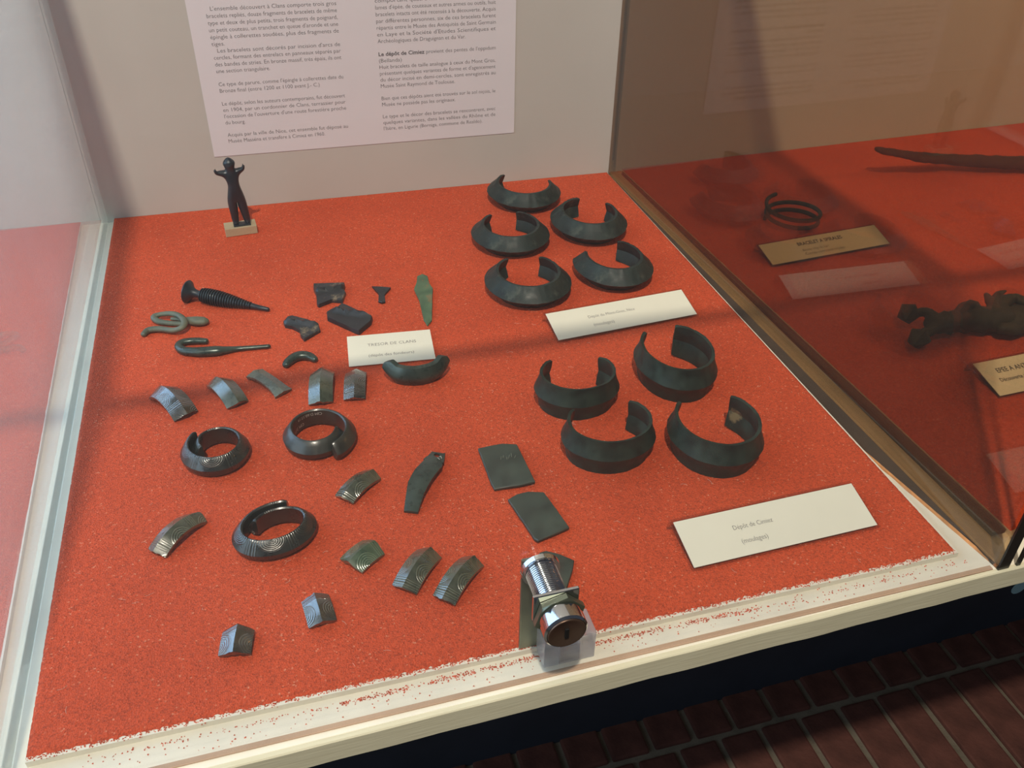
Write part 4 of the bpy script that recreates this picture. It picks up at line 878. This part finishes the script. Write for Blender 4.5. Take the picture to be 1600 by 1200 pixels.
def px_tube(key, pts, mat, name, label, cat, n=14, flat=.85, rough=.03, steps=5):
    """pts: (u, v, z mm, r mm)"""
    q = F3(key, lambda: [[*(float(c) for c in atz(u, v, z/1000)), r/1000] for u, v, z, r in pts])
    sp_ = smooth_path(q, steps); c = np.mean([p_[:2] for p_ in sp_], 0)
    V, F = tube([Vector((p_[0]-c[0], p_[1]-c[1], p_[2])) for p_ in sp_], [p_[3] for p_ in sp_], n, flat, rough=rough)
    o = obj(name, V, F, mat, smooth=True, auto=60, loc=(c[0], c[1], 0)); 
    if label: tag(o, label, cat)
    return o
px_tube('hook', [(421,541,2,1.7),(395,543,2,1.8),(370,545,2.2,2.2),(352,547,3,3.1),(338,548,3.6,4.0),(318,549.5,3.6,3.9),(300,549.5,3.4,3.6),(286,547.5,3.2,3.3),(279,541.5,3,3.0),(283,536,3,2.9),(295,533,3,2.8),(310,532.5,2.8,2.7),(323,533,2.6,2.3)], m_smooth, 'hooked_pin', 'smooth green hook-shaped pin with a long straight stem, below the twisted wire', 'pin')
px_tube('rod', [(446,571,2.4,2.6),(450,566,2.8,3.3),(458,559.5,3.2,3.7),(470,555.5,3.4,3.8),(483,556.5,3.2,3.4),(493,562,2.6,2.3)], m_smooth, 'curved_rod_fragment', 'tiny curved green rod fragment below left of the TRESOR DE CLANS label', 'rod fragment', steps=4)
tw = px_tube('wire', [(224,523,2,2.3),(232,516,2.4,2.7),(250,514,3,2.5),(270,516,4,2.4),(284,512,6,2.4),(288.5,503,7,2.5),(281,494,7,2.4),(268,490,6,2.2),(252,491,5,2.1),(240.5,495.5,4,2.6),(247,502,3,2.4),(264,505,2.4,2.3),(285,506,2.4,2.2)], m_wire, 'twisted_wire', 'knotted pale green bronze wire with a loop, beside the ribbed pin', 'wire')
q = F3('wirelobe', lambda: [[*(float(c) for c in atz(u, v, z/1000)), r/1000] for u, v, z, r in [(268,498,4,1.6),(285,499,4,2.2),(305,501.5,3.6,4.4),(318,502,3.2,4.2),(323,502,3,3)]])
sp_ = smooth_path(q, 5); c = tw.location
V, F = tube([Vector((p_[0]-c.x, p_[1]-c.y, p_[2])) for p_ in sp_], [p_[3] for p_ in sp_], 14, .7, rough=.04); obj('flattened_end', V, F, m_wire, tw, smooth=True)

# ================================================================ figurine
q = F3('idol', lambda: [[float(c) for c in atz(353.8, 371.3, 0)], [float(c) for c in atz(403.1, 364.5, 0)]])
A, B = np.array(q[0]), np.array(q[1]); ang = math.atan2(B[1]-A[1], B[0]-A[0]); Wd = math.hypot(*(B-A)[:2])
fg = empty('figurine', (float((A+B)[0]/2), float((A+B)[1]/2), .0002), ang)
tag(fg, 'small dark bronze standing figure with raised arms on a beige block', 'figurine')
BD = .0150; BH = .0075
MB().box(-Wd/2, Wd/2, 0, BD, 0, BH, .0004).build('base_block', m_block, fg)
# skinned body, mm, x right, y away, z up (from the block top)
J = {'pel': (0, 0, 30, 7.0, 5.0), 'wai': (.3, 0, 39, 5.2, 4.0), 'che': (-.6, 0, 47.5, 7.2, 4.4), 'nek': (-.6, 0, 54, 2.6, 2.6), 'hed': (-.6, -.4, 58.4, 5.3, 4.9), 'crn': (-.8, 0, 61.0, 4.5, 4.5), 'top': (-.9, 0, 64.4, .9, .9),
     'ls': (-5.2, 0, 49.4, 4.0, 2.8), 'le': (-9.8, -1, 51.4, 2.5, 2.3), 'lh': (-12.6, -2, 51.8, 2.0, 1.6), 'lf': (-13.7, -2.6, 55.5, .7, .9),
     'rs': (4.0, 0, 49.6, 4.0, 2.8), 're': (7.9, -1, 52.3, 2.5, 2.3), 'rh': (10.4, -2, 53.4, 2.0, 1.6), 'rf': (11.0, -2.6, 57, .7, .9),
     'lp': (-3.4, 0, 25.5, 4.8, 4.4), 'lk': (-3.6, -.8, 15.5, 3.7, 3.6), 'la': (-3.6, 0, 4.2, 3.0, 2.9), 'lt': (-3.6, -3.4, 1.6, 2.4, 1.5),
     'rp': (3.6, 0, 25.5, 4.8, 4.4), 'rk': (5.2, -.8, 15.5, 3.7, 3.6), 'ra': (6.6, 0, 4.2, 3.0, 2.9), 'rt': (7.2, -3.4, 1.6, 2.4, 1.5)}
ks = list(J); E_ = [('pel', 'wai'), ('wai', 'che'), ('che', 'nek'), ('nek', 'hed'), ('hed', 'crn'), ('crn', 'top'), ('che', 'ls'), ('ls', 'le'), ('le', 'lh'), ('lh', 'lf'), ('che', 'rs'), ('rs', 're'), ('re', 'rh'), ('rh', 'rf'), ('pel', 'lp'), ('lp', 'lk'), ('lk', 'la'), ('la', 'lt'), ('pel', 'rp'), ('rp', 'rk'), ('rk', 'ra'), ('ra', 'rt')]
SC = .1   # built at 1:10 of a metre-per-cm scale, then shrunk so the skin stays clean
me = bpy.data.meshes.new('body'); me.from_pydata([(J[k][0]*SC, J[k][1]*SC, J[k][2]*SC) for k in ks], [(ks.index(a), ks.index(b)) for a, b in E_], [])
ob = bpy.data.objects.new('body_tmp', me); COL.objects.link(ob)
sk = ob.modifiers.new('s', 'SKIN'); sk.use_smooth_shade = True; ob.modifiers.new('u', 'SUBSURF').levels = 2
for i, k in enumerate(ks): me.skin_vertices[0].data[i].radius = (J[k][3]*SC*1.15, J[k][4]*SC*1.12); me.skin_vertices[0].data[i].use_root = (k == 'pel')
dg = bpy.context.evaluated_depsgraph_get(); ev = ob.evaluated_get(dg).to_mesh()
V = [(v.co.x*.001/SC, v.co.y*.001/SC, v.co.z*.001/SC) for v in ev.vertices]; F = [tuple(p_.vertices) for p_ in ev.polygons]
ob.evaluated_get(dg).to_mesh_clear(); bpy.data.objects.remove(ob)
zmin = min(v[2] for v in V)
# face: sink the eyes, push out the nose and mouth
def face(v):
    x, y, z = v
    hx, hz = -.0006, .0582
    if z > .052 and y < 0:
        def gb(cx, cz, s): return math.exp(-(((x-cx)/s)**2+((z-cz)/s)**2))
        y += .0007*gb(hx-.0017, hz+.0008, .0008)+.0007*gb(hx+.0017, hz+.0008, .0008)-.0013*gb(hx, hz-.0004, .0008)-.0005*gb(hx, hz-.0022, .0009)+.0004*gb(hx, hz-.0024, .0004)
    return (x, y, z-zmin)
V = [face(v) for v in V]
body = obj('body', V, F, m_idol, fg, smooth=True); body.location = (.0005, BD*.5, BH-.0001)
mb = MB()
for s in (-1, 1):       # ears
    V, F = tube([Vector((s*.0036-.0006, .0, .0568)), Vector((s*.0041-.0006, .0002, .0580)), Vector((s*.0037-.0006, .0, .0592))], [.0005, .0009, .0005], 8); e_ = obj('ear', V, F, m_idol, fg, smooth=True); e_.location = (.0005, BD*.5, BH-.0001-zmin)
mb = MB()                # fingers
for (hx, hy, hz, s) in ((-.0130, -.0022, .0525, -1), (.0106, -.0022, .0542, 1)):
    for k in range(5):
        o2 = (k-2)*.00055; lg = (.0022, .0032, .0036, .0033, .0024)[k]; sp2 = (k-2)*.0003
        V, F = tube([Vector((hx, hy+o2, hz)), Vector((hx+s*.0004, hy+o2+sp2, hz+lg*.5)), Vector((hx-s*.0001, hy+o2+sp2*1.6-.0003, hz+lg))], [.00042, .00038, .00025], 6)
        e_ = obj('finger', V, F, m_idol, fg, smooth=True); e_.location = (.0005, BD*.5, BH-.0001-zmin)
e_ = MB().box(-.0058, .0094, -.0052, .0024, 0, .0016, .0005).build('foot_plate', m_idol, fg); e_.location = (.0, BD*.5, BH-.0001)

# ================================================================ right bay
def fn():
    gen = lambda p: np.array([v[:] for v in helix(p[2], p[3])[0]])+np.array([p[0], p[1], 0])
    p, r = solve(gen, list(atz(1238, 332, .006)[:2])+[.028, .0165], (1191, 303, 1286, 358), [.2, .2, .01, .0004], [1e-4]*4); print('HELIX', p, r.round(1)); return [float(c) for c in p]
def helix(R, H):
    P_ = []; n = 90; a0 = math.radians(95); tot = 2*PI*2.15
    for i in range(n+1):
        a = a0+tot*i/n; f = i/n; rr = R*(1-.04*f)+(0.004*max(0, 1-f*14))
        P_.append(Vector((rr*math.cos(a), rr*math.sin(a), .0022+H*(1-f))))
    return tube(P_, [.0018]*len(P_), 10, 1.15, rough=.03)
p = F3('helix', fn); V, F = helix(p[2], p[3])
tag(obj('spiral_bracelet', V, F, m_iron, smooth=True, loc=(p[0], p[1], .0002)), 'dark coiled wire bracelet of two turns in the right bay', 'bracelet')
# rusty sword, tip raised off the sand
q = F3('sword', lambda: [[*(float(c) for c in atz(u, v, z/1000)), r/1000] for u, v, z, r in [(1370,233,32,4.2),(1382,236,30,6.0),(1400,239,27,6.4),(1412,241,24,7.0),(1440,246,19,8.8),(1480,249,13,9.0),(1530,252,11,10.5),(1580,254,10,11.5),(1620,254,9,11.5),(1700,250,8.5,11.5),(1800,247,8.5,11)]])
sp_ = smooth_path(q, 9); c = np.mean([s_[:2] for s_ in sp_], 0)
V, F = tube([Vector((s_[0]-c[0], s_[1]-c[1], s_[2])) for s_ in sp_], [s_[3] for s_ in sp_], 18, .55, rough=.20, seed=2)
tag(obj('iron_sword', V, F, m_rust, smooth=True, loc=(c[0], c[1], 0)), 'long rusty brown iron sword with a raised bent tip, rear of the right bay', 'sword')
# antenna sword
q = F3('antenna', lambda: [[float(c) for c in atz(u, v, z/1000)] for u, v, z in [(1455,506,12),(1480,504,12),(1510,500,12),(1540,499,12),(1570,497,12),(1600,492,11),(1660,483,10),(1760,470,9),(1422,490,14),(1436,528,10),(1446,494,14),(1455,512,13),(1446,515,12), (1432,492,14), (1439,527,11), (1545,475,16), (1550,460,22), (1560,458,24), (1570,455,26), (1580,484,14), (1545,497,14)]])
Q = [Vector(v) for v in q]; c = Vector((Q[2].x, Q[2].y, 0)); Q = [v-c for v in Q]
sw = empty('antenna_sword', (c.x, c.y, 0)); tag(sw, 'blackened sword hilt with two antenna knobs in the right bay', 'sword')
def rt(P_, R_, name, n=16, rough=.14, seed=0, flat=.85):
    s2 = smooth_path([(*p_, r) for p_, r in zip(P_, R_)], 6)
    V, F = tube([Vector(x[:3]) for x in s2], [x[3] for x in s2], n, flat, rough=rough, seed=seed); return obj(name, V, F, m_iron, sw, smooth=True)
rt([Q[0], Q[1], Q[2], Q[3], Q[4]], [.0082, .0095, .0100, .0112, .0115], 'grip', seed=1, rough=.22)
rt([Q[4], Q[5], Q[6], Q[7]], [.0150, .0135, .012, .011], 'blade', seed=3, flat=.45)
def limb(name, key, pts, seed, rough=.14):
    q = F3(key, lambda: [[*(float(c) for c in atz(u, v, z/1000)), r_/1000] for u, v, z, r_ in pts])
    rt([Vector(v[:3])-c for v in q], [v[3] for v in q], name, 12, rough, seed)
limb('antenna', 'ant1', [(1462,500,14,6.5),(1454,492,15,5),(1444,488,15,4.2),(1434,489,15,3.6),(1424,490,14,3.4)], 4)
limb('antenna', 'ant2', [(1462,508,13,6.5),(1455,514,12,5),(1448,519,11,4.4),(1441,524,11,4)], 5)
for k, (key, pu, pv, pz, du, dv) in enumerate([('kn1', 1420, 489, 14, 6, -13), ('kn2', 1436, 528, 11, 9, -13)]):
    q = F3(key, lambda: [[float(t) for t in atz(pu, pv, pz/1000)], [float(t) for t in atz(pu+du, pv+dv, pz/1000)]])
    cc = Vector(q[0])-c; ax = (Vector(q[1])-Vector(q[0])); ax.normalize()
    sd = ax.cross(Vector((0, 0, 1))).normalized(); up = sd.cross(ax)
    rr = [(-.0125, .0010), (-.0085, .0045), (-.0015, .0085), (.0015, .0085), (.0075, .0045), (.0120, .0012)]; n = 5
    rings = [[cc+ax*z+(sd*math.cos(2*PI*j/n)+up*math.sin(2*PI*j/n))*(r_*(1+.1*noise.noise(Vector((j, z*400, k))))) for j in range(n)] for z, r_ in rr]
    V, F = loft(rings); obj('knob', V, F, m_iron, sw)
limb('guard_prong', 'pr1', [(1556,492,16,7),(1552,478,18,4.6),(1546,468,19,3.8),(1541,460,20,2.2)], 6)
limb('guard_prong', 'pr2', [(1553,480,18,4.4),(1556,466,19,3.4),(1562,459,20,2.8),(1571,454.5,21,1.2)], 7)
limb('guard', 'pr3', [(1560,482,17,5),(1572,470,18,5.5),(1586,466,18,5),(1604,472,17,5)], 8, .3)
limb('lump', 'pr4', [(1498,492,18,3),(1508,482,19,6),(1520,480,19,6.5),(1530,488,18,4)], 9, .3)
limb('lump', 'pr5', [(1565,512,12,5),(1585,514,10,5.5),(1602,510,9,5)], 10, .3)

# ================================================================ chrome cam lock on a clear block
q = F3('lock', lambda: [[float(c) for c in aty(886, 990, -.6085)], [float(c) for c in atz(849, 1046, ZS)], [float(c) for c in atz(928, 1026, ZS)]])
FC = np.array(q[0]); lk = empty('cam_lock', (FC[0], -.585, ZS+.0006)); tag(lk, 'chrome cam lock with a bronze keyhole face at the front pane foot', 'lock')
lz = FC[2]-ZS-.0006; print('LOCK', q)
def ylathe(prof, name, mat, n=36, par=None, hexa=False, auto=35):
    nn = 6 if hexa else n
    rings = [[(r*math.cos(2*PI*j/nn+.26), yy, lz+r*math.sin(2*PI*j/nn+.26)) for j in range(nn)] for yy, r in prof]
    V, F = loft(rings); return obj(name, V, F, mat, par or lk, smooth=not hexa, auto=auto)
y0 = FC[1]+.585
ylathe([(y0+.0004, .0068), (y0, .0074), (y0, .0084), (y0+.0006, .0087), (y0+.0016, .0087)], 'keyhole_face', m_brown)
ylathe([(y0+.0008, .0086), (y0+.0004, .0090), (y0+.0014, .0099), (y0+.0075, .0100), (y0+.0090, .0096), (y0+.0092, .006)], 'bezel', m_chrome)
o = MB().box(-.0009, .0009, y0-.0004, y0+.001, lz-.0030, lz+.0030, .0002).build('keyhole', m_hole, lk)
pf = [(y0+.009, .0070)]
yy = y0+.0155
while yy < y0+.036: pf += [(yy, .0070), (yy+.0004, .0075), (yy+.0008, .0070)]; yy += .0011
ylathe(pf, 'threaded_barrel', m_chrome, auto=60)
ylathe([(y0+.0092, .0001), (y0+.0093, .0118), (y0+.0122, .0118), (y0+.0123, .0001)], 'hex_nut', m_zinc, hexa=True)
MB().box(-.0115, .0095, y0+.0124, y0+.0142, lz-.0030, lz+.0120, .0004).build('mounting_plate', m_chrome, lk)
ylathe([(y0+.036, .0001), (y0+.0361, .0092), (y0+.0385, .0094), (y0+.0390, .0080), (y0+.0392, .0001)], 'end_washer', m_chrome)
MB().box(-.0085, .0050, y0+.0393, y0+.0410, .0030, lz+.006, .0007).build('cam_arm', m_zinc, lk)
# acrylic block
a, b = np.array(q[1]), np.array(q[2]); W = b[0]-a[0]
blk = empty('acrylic_block', (float((a[0]+b[0])/2), float(a[1]), ZS+.0008)); tag(blk, 'clear milky acrylic block under the chrome lock', 'block')
for xa in (-W/2, W/2-.0080): MB().box(xa, xa+.0080, 0, .0150, 0, .0190, .0006).build('side_block', m_frost, blk)
MB().box(-W/2+.0081, W/2-.0081, .0, .0050, 0, .0130, .0004).build('bridge', m_frost, blk)
for s in (-1, 1):
    rings = [[(s*(W/2-.0092)+.0010*math.cos(t), .0026+.0010*math.sin(t), z) for t in np.linspace(0, 2*PI, 13)[:-1]] for z in (.0131, .0175)]
    V, F = loft(rings); obj('screw', V, F, m_zinc, blk, smooth=True, auto=40)
